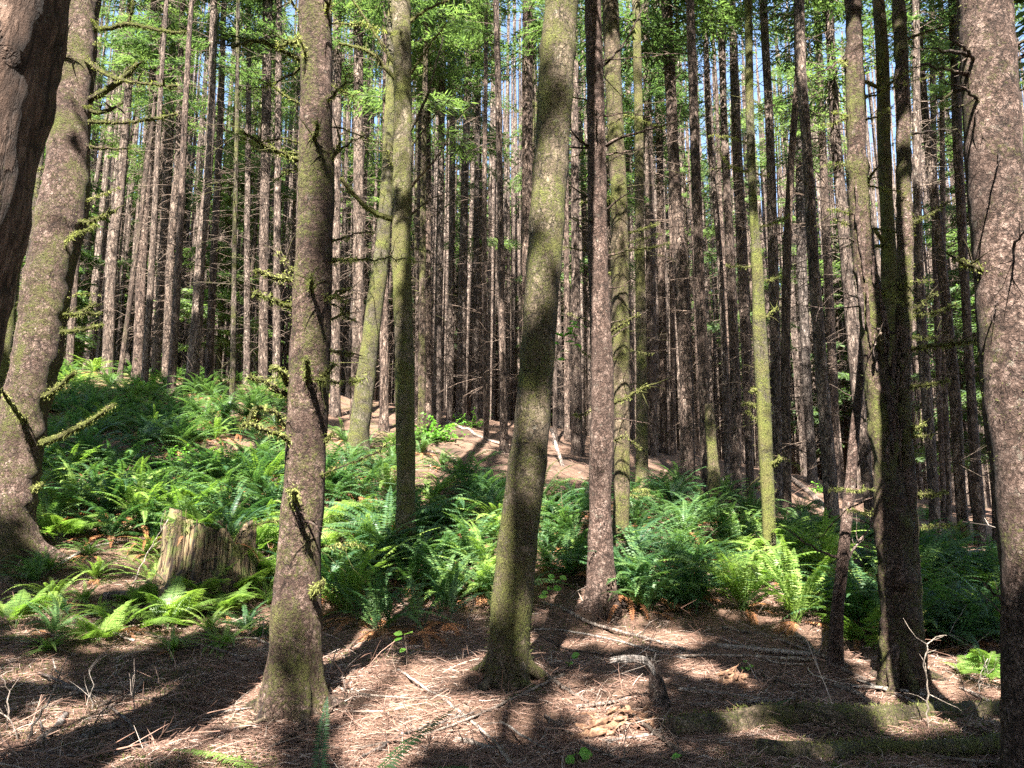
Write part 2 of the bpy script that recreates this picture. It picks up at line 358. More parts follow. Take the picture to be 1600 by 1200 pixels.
# ------------------------------------------------------------------ conifer crowns (shared meshes)
def bough(rng, L, droop, dens=1.0, leafw=.018):
    """returns quads for a flat drooping conifer bough along +X"""
    n_ = max(5, int(L / .085 * dens)); u = (np.arange(n_) + rng.uniform(0, 1, n_)) / n_
    ax = np.stack([u * L, 0 * u, -droop * L * u ** 1.7 + .06 * L * u], -1)
    Vs = []
    for side in (-1, 1):
        tl = (.34 * L * np.sin(np.clip(u * 1.05 + .12, 0, 1) * math.pi) ** .7 + .08) * rng.uniform(.6, 1.25, n_)
        ang = R(55) + rng.normal(0, .16, n_)
        d = np.stack([np.cos(ang), side * np.sin(ang), -.25 + rng.normal(0, .12, n_)], -1); d /= np.linalg.norm(d, axis=1)[:, None]
        for k in range(4):
            f0 = k / 4; st = ax + d * (tl * f0)[:, None]; l2 = tl / 4 * 1.25 + .05
            for s2 in (-1, 1):
                a2 = ang + s2 * rng.uniform(.2, .9, n_)
                e = np.stack([np.cos(a2), side * np.sin(a2), -.3 + rng.normal(0, .25, n_)], -1); e /= np.linalg.norm(e, axis=1)[:, None]
                nrm = np.cross(e, np.array([0, 0, 1.0]) + rng.normal(0, .5, (n_, 3))); nrm /= np.linalg.norm(nrm, axis=1)[:, None]
                w_ = leafw * rng.uniform(.7, 1.4, n_)[:, None]; tip = st + e * (l2 * rng.uniform(.7, 1.4, n_))[:, None]; md = (st + tip) * .5
                keep = rng.uniform(0, 1, n_) < .8
                Vs.append(np.stack([st, md - nrm * w_, tip, md + nrm * w_], 1)[keep])
    V = np.concatenate(Vs).reshape(-1, 3); return V, ax
def crown_mesh(name, seed, H=11.0, rad=2.1, nb=95, dens=1.15, leafw=.018, gap=0.25):
    rng = np.random.default_rng(seed); mb = MB()
    for k in range(nb):
        z = rng.uniform(0, 1) ** 1.1 if k % 9 else -rng.uniform(0, .2)
        if vnoise(np.array([[z * 5, k % 7 * 1.3, seed]]), seed)[0] > 1 - gap * 2: continue
        L = (rad * (1 - max(z, 0)) ** .75 * rng.uniform(.55, 1.15) + .35); az = rng.uniform(0, 2 * math.pi)
        V, ax = bough(rng, L, rng.uniform(.12, .45), dens, leafw)
        c, s = math.cos(az), math.sin(az); Mz = np.array([[c, -s, 0], [s, c, 0], [0, 0, 1]])
        V = V @ Mz.T + np.array([0, 0, z * H]); mb.add(V, np.arange(len(V)).reshape(-1, 4), None, 0)
        A = ax[::max(1, len(ax) // 4)] @ Mz.T + np.array([0, 0, z * H]); A = np.concatenate([[[0, 0, z * H]], A])
        tube(mb, A, np.linspace(.022, .005, len(A)), 3, cap=False, mat=1)
    return mb.mesh(name, [NEEDLE, TWIG], smooth=False)
CROWNS = [crown_mesh("conifer_crown", 100 + i, H=11 + i % 3, rad=1.9 + .12 * i, nb=[78, 64, 54, 70, 50][i], gap=.34, leafw=.018) for i in range(5)]
SPARSE = [crown_mesh("sparse_crown", 200 + i, H=7, rad=1.5, nb=32, gap=.3, leafw=.018) for i in range(3)]
YOUNG = [crown_mesh("young_crown", 300 + i, H=8.0, rad=2.0, nb=70, dens=1.25, leafw=.028) for i in range(3)]
FARC = [crown_mesh("far_crown", 400 + i, H=12, rad=2.3, nb=90, dens=.55, leafw=.06) for i in range(2)]

# ------------------------------------------------------------------ trunks
def dead_twigs(mb, rng, path, rad, count, zlo, zhi, lmin, lmax, thick=.008, mat=1, seg=3):
    """thin dead branches fused to a far trunk"""
    z = path[:, 2]
    for k in range(count):
        h = rng.uniform(zlo, zhi); i = int(np.clip(np.searchsorted(z, h), 1, len(z) - 1)); p = path[i]; az = rng.uniform(0, 2 * math.pi)
        el = rng.normal(.05, .3); L = rng.uniform(lmin, lmax) * (.5 + .5 * rng.uniform())
        d = np.array([math.cos(az) * math.cos(el), math.sin(az) * math.cos(el), math.sin(el)])
        q = [p + d * rad[i] * .6]
        for s in range(4):
            d = d + rng.normal(0, .12, 3) + np.array([0, 0, -.06]); d /= np.linalg.norm(d); q.append(q[-1] + d * L / 4)
        q = np.array(q); tube(mb, q, np.linspace(thick * 1.3, thick * .35, 5), seg, cap=False, mat=mat)
        for s in range(rng.integers(1, 5)):
            j = rng.integers(1, 4); e = d + rng.normal(0, .7, 3); e /= np.linalg.norm(e); l2 = L * rng.uniform(.15, .4)
            tube(mb, np.array([q[j], q[j] + e * l2 * .5, q[j] + e * l2 + np.array([0, 0, -.03])]), [thick * .6, thick * .45, thick * .2], 3, cap=False, mat=mat)

def far_trunk_mesh(seed, H=24.0):
    rng = np.random.default_rng(seed); z = np.concatenate([[-.3, 0, .15, .4], np.arange(1, H, .8), [H]])
    x = .10 * np.sin(z / 3.1 + seed) * (z / H + .2) + .12 * np.sin(z / 7 + seed * 2); y = .12 * np.cos(z / 4.3 + seed) * (z / H + .2)
    P = np.stack([x - x[1], y - y[1], z], -1); r = .165 * (1 - (np.clip(z, 0, H) / H)) ** .75 + .012
    r[:4] *= [1.6, 1.35, 1.12, 1.03]
    P, r = resample(P, .28, r)
    mb = MB(); tube(mb, P, r, 12, lump=.09, lscale=4, seed=seed)
    dead_twigs(mb, rng, P, r, 130, 1.2, 16, .4, 2.0, thick=.011)
    return mb.mesh("slender_trunk", [BARK_FAR, TWIG])
TRUNKS = [far_trunk_mesh(s) for s in range(20, 26)]

TREE_XY = []
def generic_tree(name, x, y, dia, moss, label, group, crown='full', seed=0, lean=(0, 0), hscale=1.0):
    rng = np.random.default_rng(seed + 999); z = float(hgt(x, y, False))
    e = empty(name, (x, y, z), label, "tree", group); e.rotation_euler = (lean[0], lean[1], rng.uniform(0, 6.28))
    k = dia / .33; t = put("trunk", TRUNKS[seed % len(TRUNKS)], e, moss=moss); t.scale = (k, k, hscale); TREE_XY.append((x, y))
    if crown == 'full':
        c = put("crown", CROWNS[seed % 5], e, (0, 0, rng.uniform(10.5, 13) * hscale)); c.rotation_euler = (0, 0, rng.uniform(0, 6.28)); s = rng.uniform(.8, 1.15); c.scale = (s, s, 1)
    elif crown == 'low':
        c = put("crown", CROWNS[seed % 5], e, (0, 0, rng.uniform(7.5, 10) * hscale)); c.rotation_euler = (0, 0, rng.uniform(0, 6.28)); c.scale = (.9, .9, 1.25)
    return e

def to_world_branch(pts, Y, dy=0.0):
    m = len(pts); return np.array([at(px, py, Y + dy * i / (m - 1)) for i, (px, py) in enumerate(pts)])

def branch_mesh(P, r0, r1, rng, mossy, bark, step=.05, seg=7, twigs=0):
    mb = MB(); P = resample(P, step); u = np.linspace(0, 1, len(P)); P = P + rng.normal(0, .006, P.shape) * np.minimum(1, u * 4)[:, None]
    r = r0 + (r1 - r0) * u ** .8
    V, D = tube(mb, P, r, seg, lump=.18 if mossy else .08, lscale=14, seed=int(rng.integers(99)))
    if mossy > .3:
        Ln = np.linalg.norm(P[-1] - P[0]); fuzz(mb, V, D, int(700 * Ln * mossy) + 60, .026, .004, rng, droop=.7, mat=1)
    for k in range(twigs):
        i = int(rng.integers(len(P) // 5, len(P))); i = min(i, len(P) - 1); d = P[min(i + 1, len(P) - 1)] - P[max(0, i - 1)]; d /= np.linalg.norm(d) + 1e-9
        d = d + rng.normal(0, .7, 3); d /= np.linalg.norm(d); L = rng.uniform(.08, .3)
        q = [P[i]]
        for s in range(3): d = d + rng.normal(0, .2, 3); d /= np.linalg.norm(d); q.append(q[-1] + d * L / 3)
        tube(mb, np.array(q), np.linspace(max(r1 * .8, .003), .0015, 4), 4, cap=False)
    return mb

def pixel_tree(name, label, base, pts, moss=0., bark=None, crown='full', branches=(), group=None, Y=None, seg=14, step=.25,
               lump=.07, flare=.35, rtop=None, Htop=21.0, nrand=0, nfuse=50, fuzzn=0, snag=False, moss_br=.3, cscale=1.0, seed=None, roots=0, lscale=4, extra_stems=(), crown_z=None):
    """pts: (px, py, width px) from bottom to top of the frame; base: ground pixel"""
    seed = seed if seed is not None else abs(int(base[0] * 7 + base[1])); rng = np.random.default_rng(seed)
    g = ground_at(*base) if Y is None else None
    if g is None: q = at(base[0], base[1], Y); g = np.array([q[0], q[1], float(hgt(q[0], q[1]))])
    Yd = g[1]; TREE_XY.append((g[0], g[1]))
    e = empty(name, g, label, "tree", group)
    stems = [pts] + list(extra_stems); first = None
    for si, pp in enumerate(stems):
        W = [at(x, y, Yd) for x, y, w_ in pp]; rr = [w_ * .5 * depth_of(p) / FPX for (x, y, w_), p in zip(pp, W)]
        if si == 0:
            b0 = g.copy(); b0[0] = W[0][0] if W[0][2] < g[2] + .1 else b0[0]
            # first point goes just underground
            while W and W[0][2] < g[2] + .05: W.pop(0); rr.pop(0)
            W = [np.array([b0[0], g[1], g[2] - .25])] + W; rr = [rr[0] * 1.04] + rr
        W = np.array(W); rr = np.array(rr)
        if not snag:
            top = W[-1]; d = W[-1] - W[-2 if len(W) < 4 else -3]; d /= np.linalg.norm(d); d = d * .6 + np.array([0, 0, .4]); d /= np.linalg.norm(d)
            ext = max(4.0, Htop + g[2] - top[2]); k = np.linspace(0, 1, 9)[1:]
            W = np.concatenate([W, top + d * (k * ext)[:, None]]); rr = np.concatenate([rr, rr[-1] * (1 - k) ** .7 + .012])
        P, r = resample(W, step, rr)
        # keep base ring under ground
        hb = P[:, 2] - g[2]
        nl = max(3, roots); ph = rng.uniform(0, 6.28)
        def lobes(Pp, a, hb=hb, nl=nl, ph=ph):
            f = flare * np.exp(-np.clip(hb, 0, 9) / .22)[:, None]
            return 1 + f * (.7 + .6 * np.cos(nl * a + ph)[None, :]) if si == 0 else 1 + 0 * a[None, :]
        L = P - g; mb = MB()
        if seg >= 24 and Yd > 6:
            wz = np.cumsum(rng.uniform(.35, .8, 40)); sw = sum(np.exp(-((hb - z_) / .06) ** 2) * rng.uniform(.02, .1) for z_ in wz); r = r * (1 + sw)
            L = L + np.stack([.11 * r * vnoise(np.stack([hb * .9, 0 * hb, 0 * hb + seed], -1), 3), 0 * hb, 0 * hb], -1)
        jag = None
        V, D = tube(mb, L, r, seg, lump=lump, lscale=lscale, seed=seed % 97, lobes=lobes)
        if nfuse: dead_twigs(mb, rng, L, r, nfuse, 1.2, min(14, L[-1, 2] - .5), .25, 1.7 if Yd > 12 else 1.0, thick=.009 if Yd > 12 else .006, mat=1)
        t = put("trunk", mb.mesh("trunk", [bark or BARK_FAR, TWIG]), e, moss=moss)
        if fuzzn:
            mf = MB(); sd = seed % 31
            lowi = L[:, 2] < 11
            fuzz(mf, V[lowi], D[lowi], fuzzn, .02, .0028, rng, mask=lambda p: vnoise(p * 1.6, sd) + .35 * vnoise(p * 7, sd) > .75 - 1.3 * moss)
            put("moss", mf.mesh("moss", MOSST), e)
        if first is None: first = (L, r, V, D)
    L, r, V, D = first
    if roots >= 5:
        rb = float(r[np.argmin(abs(L[:, 2] - .3))])
        for k in range(roots):
            a_ = k * 6.283 / roots + rng.normal(0, .25); c_, s_ = math.cos(a_), math.sin(a_); e_ = rng.uniform(1.7, 2.6)
            q = []
            for f_, zz in ((.45, .32), (.85, .14), (1.25, .05), (e_, -.03), (e_ * 1.25, -.12)):
                x_, y_ = g[0] + c_ * rb * f_, g[1] + s_ * rb * f_; q.append([c_ * rb * f_, s_ * rb * f_, float(hgt(x_, y_)) - g[2] + zz])
            q = np.array(q); q[2:, :2] += rng.normal(0, .03, (3, 2)); mr = MB(); Pq, rq = resample(q, .04, rb * np.array([.42, .36, .26, .16, .05])); tube(mr, Pq, rq, 12, lump=.2, lscale=9, seed=k)
            put("root", mr.mesh("root", bark or BARK_FAR), e, moss=moss)
    for bi, br in enumerate(branches):
        pp, w0, my = br[0], br[1], br[2]; dy = br[3] if len(br) > 3 else rng.uniform(-.35, .15) * 1.0
        P = to_world_branch(pp, Yd, dy) - g; r0 = w0 * .65 * Yd / FPX
        mb = branch_mesh(P, r0, r0 * (.35 if my < .5 else .55), rng, my, bark, twigs=0 if my > .8 else int(2 + len(pp)))
        put("branch", mb.mesh("branch", [bark or BARK, MOSSF]), e, moss=.25 + my * .75)
    if 'torn bark' in label:
        for k in range(16):
            i = int(np.argmin(abs(L[:, 2] - rng.uniform(1.6, 4.2)))); a_ = R(rng.uniform(200, 340)); d_ = np.array([math.cos(a_), math.sin(a_), 0]); b_ = L[i] + d_ * r[i] * 1.02; hh = rng.uniform(.1, .4)
            P = np.array([b_ - [0, 0, hh], b_ + d_ * .01, b_ + d_ * rng.uniform(.02, .07) + [rng.normal(0, .03), 0, hh]]); mb = MB(); Pq, rq = resample(P, .04, np.array([.008, .022, .005])); tube(mb, Pq, rq, 6, lump=.5, lscale=20, seed=k)
            put("bark_flake", mb.mesh("bark_flake", BARK), e, moss=.2)
    vis = L[:, 2] < (at(800, 0, Yd)[2] - g[2])
    for k in range(nrand):
        cand = np.where(vis & (L[:, 2] > .9))[0]; i = int(rng.choice(cand)); az = rng.choice([0, math.pi]) + rng.normal(0, .45); ln = rng.uniform(.15, .8)
        d = np.array([math.cos(az), math.sin(az) * .8, rng.uniform(-.3, .45)]); d /= np.linalg.norm(d); q = [L[i] + d * r[i] * .5]
        for s in range(4): d = d + rng.normal(0, .16, 3); d /= np.linalg.norm(d); q.append(q[-1] + d * ln / 4)
        my = moss_br * rng.uniform(.3, 1.5)
        mb = branch_mesh(np.array(q), rng.uniform(.008, .017), .004, rng, my if my > .3 else 0, bark, seg=5, twigs=2)
        put("branch", mb.mesh("branch", [bark or BARK, MOSSF]), e, moss=.2 + my * .7)
    if crown and not snag:
        ch = {'full': CROWNS, 'sparse': SPARSE, 'low': CROWNS}[crown if seed % 2 else 'sparse']
        zc = crown_z if crown_z is not None else (13.2 if Yd < 13 else rng.uniform(11.5, 14.5))
        i = int(np.argmin(abs(L[:, 2] - zc))); an_ = rng.uniform(0, 6.28); me_ = ch[seed % len(ch)]
        if Yd < 13: me_ = gap_crown(me_, g + L[i], an_, cscale)
        c = put("crown", me_, e, L[i]); c.rotation_euler = (0, 0, an_); c.scale = (cscale, cscale, 1)
    return e

# ---- gaps cut into the crowns along sun rays to light chosen spots
SUNV = np.array(to_sun)
def on_ground(x, y, r): return (ground_at(x, y), r)
LIT = [(at(1560, y, 4.6), .33) for y in (180, 270, 350, 430, 510, 590, 670)] + [(at(1615, 860, 4.6), .2)] + [(at(80, y, 9.6), .35) for y in (90, 160, 220, 300, 360)] + [(at(20, y, 9.6), .4) for y in (640, 720, 780)] \
    + [(at(1192, y, 11.2), .25) for y in (470, 530, 590, 650, 710, 750)] + [(at(1203, 850, 11.2), .3), (at(1172, 250, 11.2), .2)] \
    + [(at(492, y, 6.4), .2) for y in (440, 500, 560, 620)] + [(at(492, y, 6.4), .22) for y in (680, 740, 800, 860, 920, 980, 1040)] \
    + [(at(626, 60, 11.2), .25), (at(630, 440, 11.2), .22), (at(634, 830, 11.2), .25), (at(945, 905, 9.3), .2), (at(1400, 940, 7.3), .12), (at(1343, 290, 7.4), .25), (at(1345, 230, 7.4), .2), (at(1418, 560, 7.4), .12), (at(960, 90, 10.4), .22), (at(960, 150, 10.4), .2), (at(795, 800, 7.1), .06), (at(790, 960, 7.1), .08), (at(862, 480, 7.1), .07), (at(590, 560, 16.4), .2)] \
    + [on_ground(x, y, r) for x, y, r in ((330, 1090, .38), (250, 1105, .3), (400, 1065, .28), (640, 1065, .4), (580, 1110, .28), (700, 1050, .2), (700, 1140, .3), (760, 1110, .2), (970, 1140, .26), (890, 1100, .16), (1010, 1070, .22), (1100, 1050, .22), (1160, 1070, .14), (1400, 1098, .3),
       (1450, 1110, .2), (60, 1170, .45), (150, 1185, .3), (20, 1060, .2), (190, 1000, .3), (90, 985, .3), (280, 985, .35), (380, 970, .3), (130, 850, .5), (220, 840, .4), (60, 960, .3), (1250, 960, .5), (1190, 950, .5), (1300, 990, .3), (1210, 920, .5), (1130, 890, .4),
       (540, 930, .4), (580, 880, .5), (680, 900, .4), (180, 770, .6), (130, 740, .5), (700, 700, 1.0), (760, 690, .7), (340, 700, .5), (1540, 862, .8), (870, 720, .5), (1540, 1060, .35), (1550, 960, .4), (520, 1040, .2), (610, 1160, .25), (300, 900, .3), (1060, 1000, .25), (620, 700, .4), (410, 860, .4), (300, 620, .6), (1270, 770, .6), (940, 930, .3), (600, 1190, .22), (380, 1180, .2), (1180, 1120, .12))]
_lr = np.random.default_rng(17)
LIT += [(ground_at(_lr.uniform(40, 1560), _lr.uniform(990, 1190)), _lr.uniform(.05, .14)) for k in range(34)]
LIT += [(ground_at(_lr.uniform(60, 1560), _lr.uniform(680, 960)) + np.array([0, 0, .4]), _lr.uniform(.15, .4)) for k in range(60)]
LIT += [(at(x, y, 7.0), r) for x, y, r in ((778, 1000, .12), (785, 900, .11), (792, 800, .11), (800, 740, .1), (828, 560, .09), (848, 420, .1), (880, 60, .12), (810, 860, .1))] + [(ground_at(1460, 1128), .2), (ground_at(1370, 1132), .2), (ground_at(1180, 1142), .16), (ground_at(1280, 1180), .14), (ground_at(110, 1120), .25), (ground_at(240, 1160), .16), (at(1415, 860, 7.1), .18), (at(1410, 990, 7.1), .2), (at(1380, 640, 7.1), .2), (at(1350, 400, 7.2), .2), (at(1415, 440, 7.2), .15), (at(1415, 730, 7.1), .15), (at(1382, 180, 7.9), .2), (at(945, 600, 9.2), .12), (at(935, 300, 9.2), .15)]
LP = np.array([p for p, r in LIT]); LR = np.array([r for p, r in LIT])
def ray_clear(x, y):
    """True where a trunk at (x, y) would stand in one of the cut sun gaps"""
    k = np.arange(0, 14, .4)[None, :] ; Q = LP[:, None, :2] + SUNV[None, None, :2] / SUNV[2] * k[..., None]
    z = LP[:, None, 2] + k; return not bool((((Q[..., 0] - x) ** 2 + (Q[..., 1] - y) ** 2 < (LR[:, None] * .5 + .12) ** 2) & (z < 16)).any())
def gap_crown(src, loc, ang, sc, name="crown"):
    """copy of a crown with needles cut away along sun rays to light chosen spots"""
    n_ = len(src.vertices); V = np.empty(n_ * 3, np.float32); src.vertices.foreach_get("co", V); V = V.reshape(-1, 3)
    m = len(src.polygons); tot = np.empty(m, np.int32); src.polygons.foreach_get("loop_total", tot); mi = np.empty(m, np.int32); src.polygons.foreach_get("material_index", mi)
    lv = np.empty(len(src.loops), np.int32); src.loops.foreach_get("vertex_index", lv); Q = lv.reshape(-1, 4)
    c, s_ = math.cos(ang), math.sin(ang); M = np.array([[c, -s_, 0], [s_, c, 0], [0, 0, 1]]) * np.array([sc, sc, 1]); W = V @ M.T + loc
    C = W[Q[:, 0]]; keep = np.ones(m, bool)
    for p, r in LIT:
        d = C - p; t_ = d @ SUNV; dist = np.linalg.norm(d - t_[:, None] * SUNV, axis=1); keep &= ~((dist < r * 1.05 + .1) & (t_ > 0))
    Q = Q[keep]; mi = mi[keep]; used = np.unique(Q); mp = np.zeros(n_, np.int64); mp[used] = np.arange(len(used))
    mb = MB(); mb.v = [(V[used] * np.array([1, 1, 1])).astype(np.float32)]; mb.n = len(used); mb.q = [mp[Q]]; mb.qm = [mi]
    return mb.mesh(name, [NEEDLE, TWIG], False)

# ---- near trees, measured from the photograph
pixel_tree("spruce_tree", "big dark furrowed trunk leaning in at the top left corner, nearest on the left", (-330, 1400), 
  [(-240,1200,280),(-200,900,262),(-170,700,245),(-146,560,232),(-116,430,224),(-92,350,222),(-66,270,222),(-47,130,222),(-17,0,222)], .25, BARK_FUR, Y=3.4, seg=40, step=.08, lump=.06, lscale=5, nfuse=0, Htop=22)
pixel_tree("spruce_tree", "thick leaning trunk at the left with green mossy bands and many stub branches", (14, 872),
  [(12,850,92),(16,800,76),(30,700,72),(39,640,68),(56,570,66),(67,500,67),(80,400,67),(97,330,70),(105,270,61),(112,200,56),(121,130,53),(128,0,52)],
  .46, BARK, seg=36, step=.07, lump=.07, lscale=4, nfuse=0, fuzzn=12000, roots=5, flare=.3, nrand=18, moss_br=.6, branches=[
  ([(145,45),(175,44),(200,36),(240,46),(290,52)],7,.9,-.4), ([(200,36),(205,20),(210,-5)],4,.5,-.1),
  ([(105,58),(140,100),(175,122),(220,130),(275,135)],7,.6,-.6), ([(135,158),(165,142),(190,125),(216,98)],10,.6,-.3),
  ([(130,190),(190,192),(240,187),(276,178)],6,.6,-.2), ([(135,228),(175,233),(206,231)],5,.4,.2), ([(128,170),(160,178),(192,160)],7,.5,.1),
  ([(110,347),(145,347),(180,328)],7,.8,-.4), ([(95,372),(125,365),(150,352)],6,.9,-.5), ([(84,491),(120,490),(155,488)],5,.8,-.2),
  ([(85,496),(115,492),(150,474)],6,.7,.1), ([(91,518),(125,517),(159,507)],6,.9,-.3), ([(54,626),(85,612),(118,580)],9,.9,-.4),
  ([(60,694),(100,680),(138,660),(178,634)],10,.95,-.6), ([(50,672),(30,650),(5,615)],8,.7,-.7), ([(48,764),(56,762),(66,757)],8,.9,-.2),
  ([(90,250),(75,262),(55,265)],5,.5,-.2),([(85,200),(70,205),(52,203)],5,.5,-.2), ([(110,120),(100,95),(103,58)],7,.6,-.4)])
pixel_tree("mossy_tree", "slim mossy trunk half hidden between the two leftmost big trunks", (-12, 800),
  [(-10,760,40),(-4,600,36),(6,500,34),(14,400,34),(45,250,28),(90,0,24)], .6, BARK_ALDER, seg=18, step=.12, nfuse=10, Y=11.5)
pixel_tree("spruce_tree", "rough barked trunk left of centre, sunlit on its right half, with mossy stub branches", (459, 1108),
  [(460,1085,84),(460,1000,76),(465,900,71),(472,800,64),(478,700,59),(484,600,64),(486,500,61),(492,400,57),(494,250,54),(494,200,49),(494,0,50)],
  .46, BARK, seg=40, step=.06, lump=.07, lscale=5, nfuse=0, fuzzn=9000, roots=6, flare=.38, nrand=24, moss_br=.6, branches=[
  ([(470,94),(432,74),(398,61),(364,72)],7,.7,-.3), ([(470,58),(452,68),(435,73)],8,.8,-.2), ([(468,251),(425,233),(378,206)],6,.7,-.4), ([(468,240),(430,238),(395,228)],4,.4,-.2),
  ([(493,235),(494,212),(496,190)],8,.7,-.35), ([(511,252),(522,242),(532,222)],7,.7,-.1), ([(474,27),(465,16),(454,0)],6,.5,-.1), ([(500,30),(510,15),(516,0)],7,.6,-.2),
  ([(460,437),(430,433),(398,424)],8,.9,-.3), ([(457,479),(435,474),(418,466),(398,457)],8,1,-.4), ([(470,434),(452,420),(432,395)],6,.5,-.1),
  ([(487,465),(486,447),(486,430)],7,.7,-.4), ([(483,611),(481,585),(481,560)],10,1,-.45), ([(492,611),(504,590),(521,571)],9,.9,-.3),
  ([(450,600),(440,583),(427,575)],9,1,-.3), ([(448,617),(420,600),(388,588)],7,.5,-.4), ([(450,671),(425,640),(402,636),(378,667)],6,.8,-.4),
  ([(470,699),(445,685),(418,673),(388,662)],8,.9,-.45), ([(502,695),(512,684),(522,678)],8,1,-.1), ([(463,796),(460,780),(457,766)],10,1,-.5),
  ([(467,806),(480,815),(500,827)],5,.2,-.3), ([(483,934),(492,924),(503,910)],10,1,-.4), ([(512,470),(530,455),(548,452)],5,.6,0), ([(516,500),(535,490),(552,500)],4,.5,0),
  ([(515,130),(535,145),(548,150)],4,.4,0), ([(512,545),(535,550),(552,552)],4,.5,0), ([(452,720),(446,770),(470,800)],3,.1,-.4)])
pixel_tree("mossy_tree", "straight slender trunk coated in green moss, standing in ferns left of centre", (633, 868),
  [(634,850,30),(634,800,29),(634,700,30),(633,600,30),(630,500,29),(628,400,29),(628,300,30),(628,135,27),(626,0,29)],
  .62, BARK_ALDER, seg=24, step=.1, lump=.08, nfuse=0, fuzzn=9000, nrand=4, branches=[
  ([(638,208),(652,185),(666,155),(680,105),(693,57)],5,.2,-.3), ([(638,122),(660,85),(699,34)],4,.4,-.2), ([(638,36),(665,16),(700,0)],5,.5,0),
  ([(618,125),(590,92),(570,76),(530,68)],6,.8,-.4), ([(616,100),(590,60),(568,25),(548,-5)],5,.6,-.3), ([(640,232),(680,180),(712,145)],3,.3,-.1),
  ([(642,292),(680,250),(699,222),(703,190)],4,.2,-.3), ([(616,343),(594,338),(574,326),(552,305),(533,278)],8,.9,-.5), ([(643,335),(670,312),(700,300)],3,.2,.2), ([(620,262),(610,255),(605,235)],4,.5,-.2)])
pixel_tree("mossy_tree", "dark mossy trunk leaning to the right behind the slender mossy one", (557, 712),
  [(558,700,31),(564,650,31),(571,600,31),(582,500,26),(597,400,24),(604,300,19),(611,150,18),(614,0,16)], .6, BARK_ALDER, seg=18, step=.15, nfuse=20, fuzzn=3000)
pixel_tree("mossy_tree", "smooth mossy central trunk rising from bare needles and leaning slightly right", (795, 1064),
  [(796,1040,66),(798,1000,64),(806,900,61),(816,800,60),(825,700,57),(836,600,54),(843,500,53),(852,400,54),(859,270,54),(871,135,54),(878,0,51)],
  .52, BARK_ALDER, seg=40, step=.06, lump=.045, lscale=3, nfuse=0, fuzzn=26000, roots=5, flare=.13, nrand=0)
pixel_tree("spruce_tree", "straight dark scaly trunk just right of the central mossy tree", (942, 952),
  [(942,930,48),(941,900,44),(938,800,34),(940,700,37),(941,600,35),(939,500,32),(935,400,31),(934,270,29),(930,135,27),(927,0,26)],
  .12, BARK, seg=30, step=.08, lump=.06, lscale=6, nfuse=0, roots=6, flare=.35, nrand=26, moss_br=.25, branches=[
  ([(938,106),(955,92),(975,70),(1010,3)],4,.2,-.2), ([(947,228),(962,218),(979,213),(1020,200),(1056,189)],5,.2,-.4), ([(922,232),(905,218),(891,203)],5,.1,-.2),
  ([(950,520),(975,505),(999,491)],5,.4,-.3), ([(955,632),(985,618),(1013,602)],5,.8,-.3), ([(948,242),(985,236),(1030,226)],3,.2,.1), ([(933,225),(932,200),(932,170)],4,.1,-.4),
  ([(945,330),(965,312),(985,300)],4,.2,-.1), ([(948,400),(975,392),(1003,380)],4,.3,.1), ([(925,640),(908,650),(897,648)],4,.4,-.2), ([(953,690),(975,680),(1000,700)],4,.5,-.2)])
pixel_tree("mossy_tree", "green mossy trunk close behind the scaly trunk right of centre", (966, 902),
  [(966,880,28),(972,800,26),(972,700,25),(970,600,26),(969,400,28),(967,300,25),(961,200,26),(953,0,25)], .5, BARK_ALDER, seg=20, step=.12, nfuse=25, fuzzn=3500, nrand=16, moss_br=.8)
pixel_tree("mossy_tree", "thin mossy trunk with drooping twigs, third of the cluster right of centre", (1003, 772),
  [(1003,760,19),(1003,650,18),(1002,560,17),(1000,400,15),(998,200,14),(994,0,13)], .55, BARK_ALDER, nfuse=45, step=.2)
pixel_tree("spruce_tree", "very large pinkish sunlit trunk cut off by the right edge", (1640, 1290),
  [(1634,1200,112),(1628,1000,106),(1620,900,96),(1613,800,98),(1598,700,98),(1590,600,96),(1576,500,90),(1566,400,82),(1557,300,81),(1550,200,80),(1544,100,78),(1539,0,75)],
  .3, BARK, Y=4.7, seg=48, step=.045, lump=.05, lscale=7, nfuse=0, fuzzn=9000, nrand=0, branches=[
  ([(1529,102),(1510,78),(1489,60)],7,.3,-.4), ([(1518,86),(1490,80),(1458,78)],7,.3,-.3), ([(1516,119),(1480,108),(1441,100)],6,.3,-.4), ([(1534,164),(1515,145),(1495,130)],6,.2,-.4),
  ([(1520,132),(1490,145),(1455,159)],6,.2,0), ([(1522,160),(1490,168),(1462,177)],4,.2,.1), ([(1575,76),(1590,68),(1612,55)],8,.2,-.1), ([(1578,102),(1595,90),(1612,80)],8,.2,0),
  ([(1585,140),(1600,136),(1620,134)],5,.2,0), ([(1575,398),(1588,378),(1604,358)],5,.1,-.4), ([(1540,428),(1515,412),(1492,403)],9,.5,-.2), ([(1530,165),(1525,190),(1540,220)],3,.1,-.4),
  ([(1562,462),(1556,478),(1550,505)],3,.1,-.4), ([(1560,228),(1561,245),(1562,262)],4,0,-.4), ([(1575,950),(1560,930),(1540,915)],5,.1,-.2), ([(1580,990),(1570,965),(1558,948)],5,.1,-.3)])
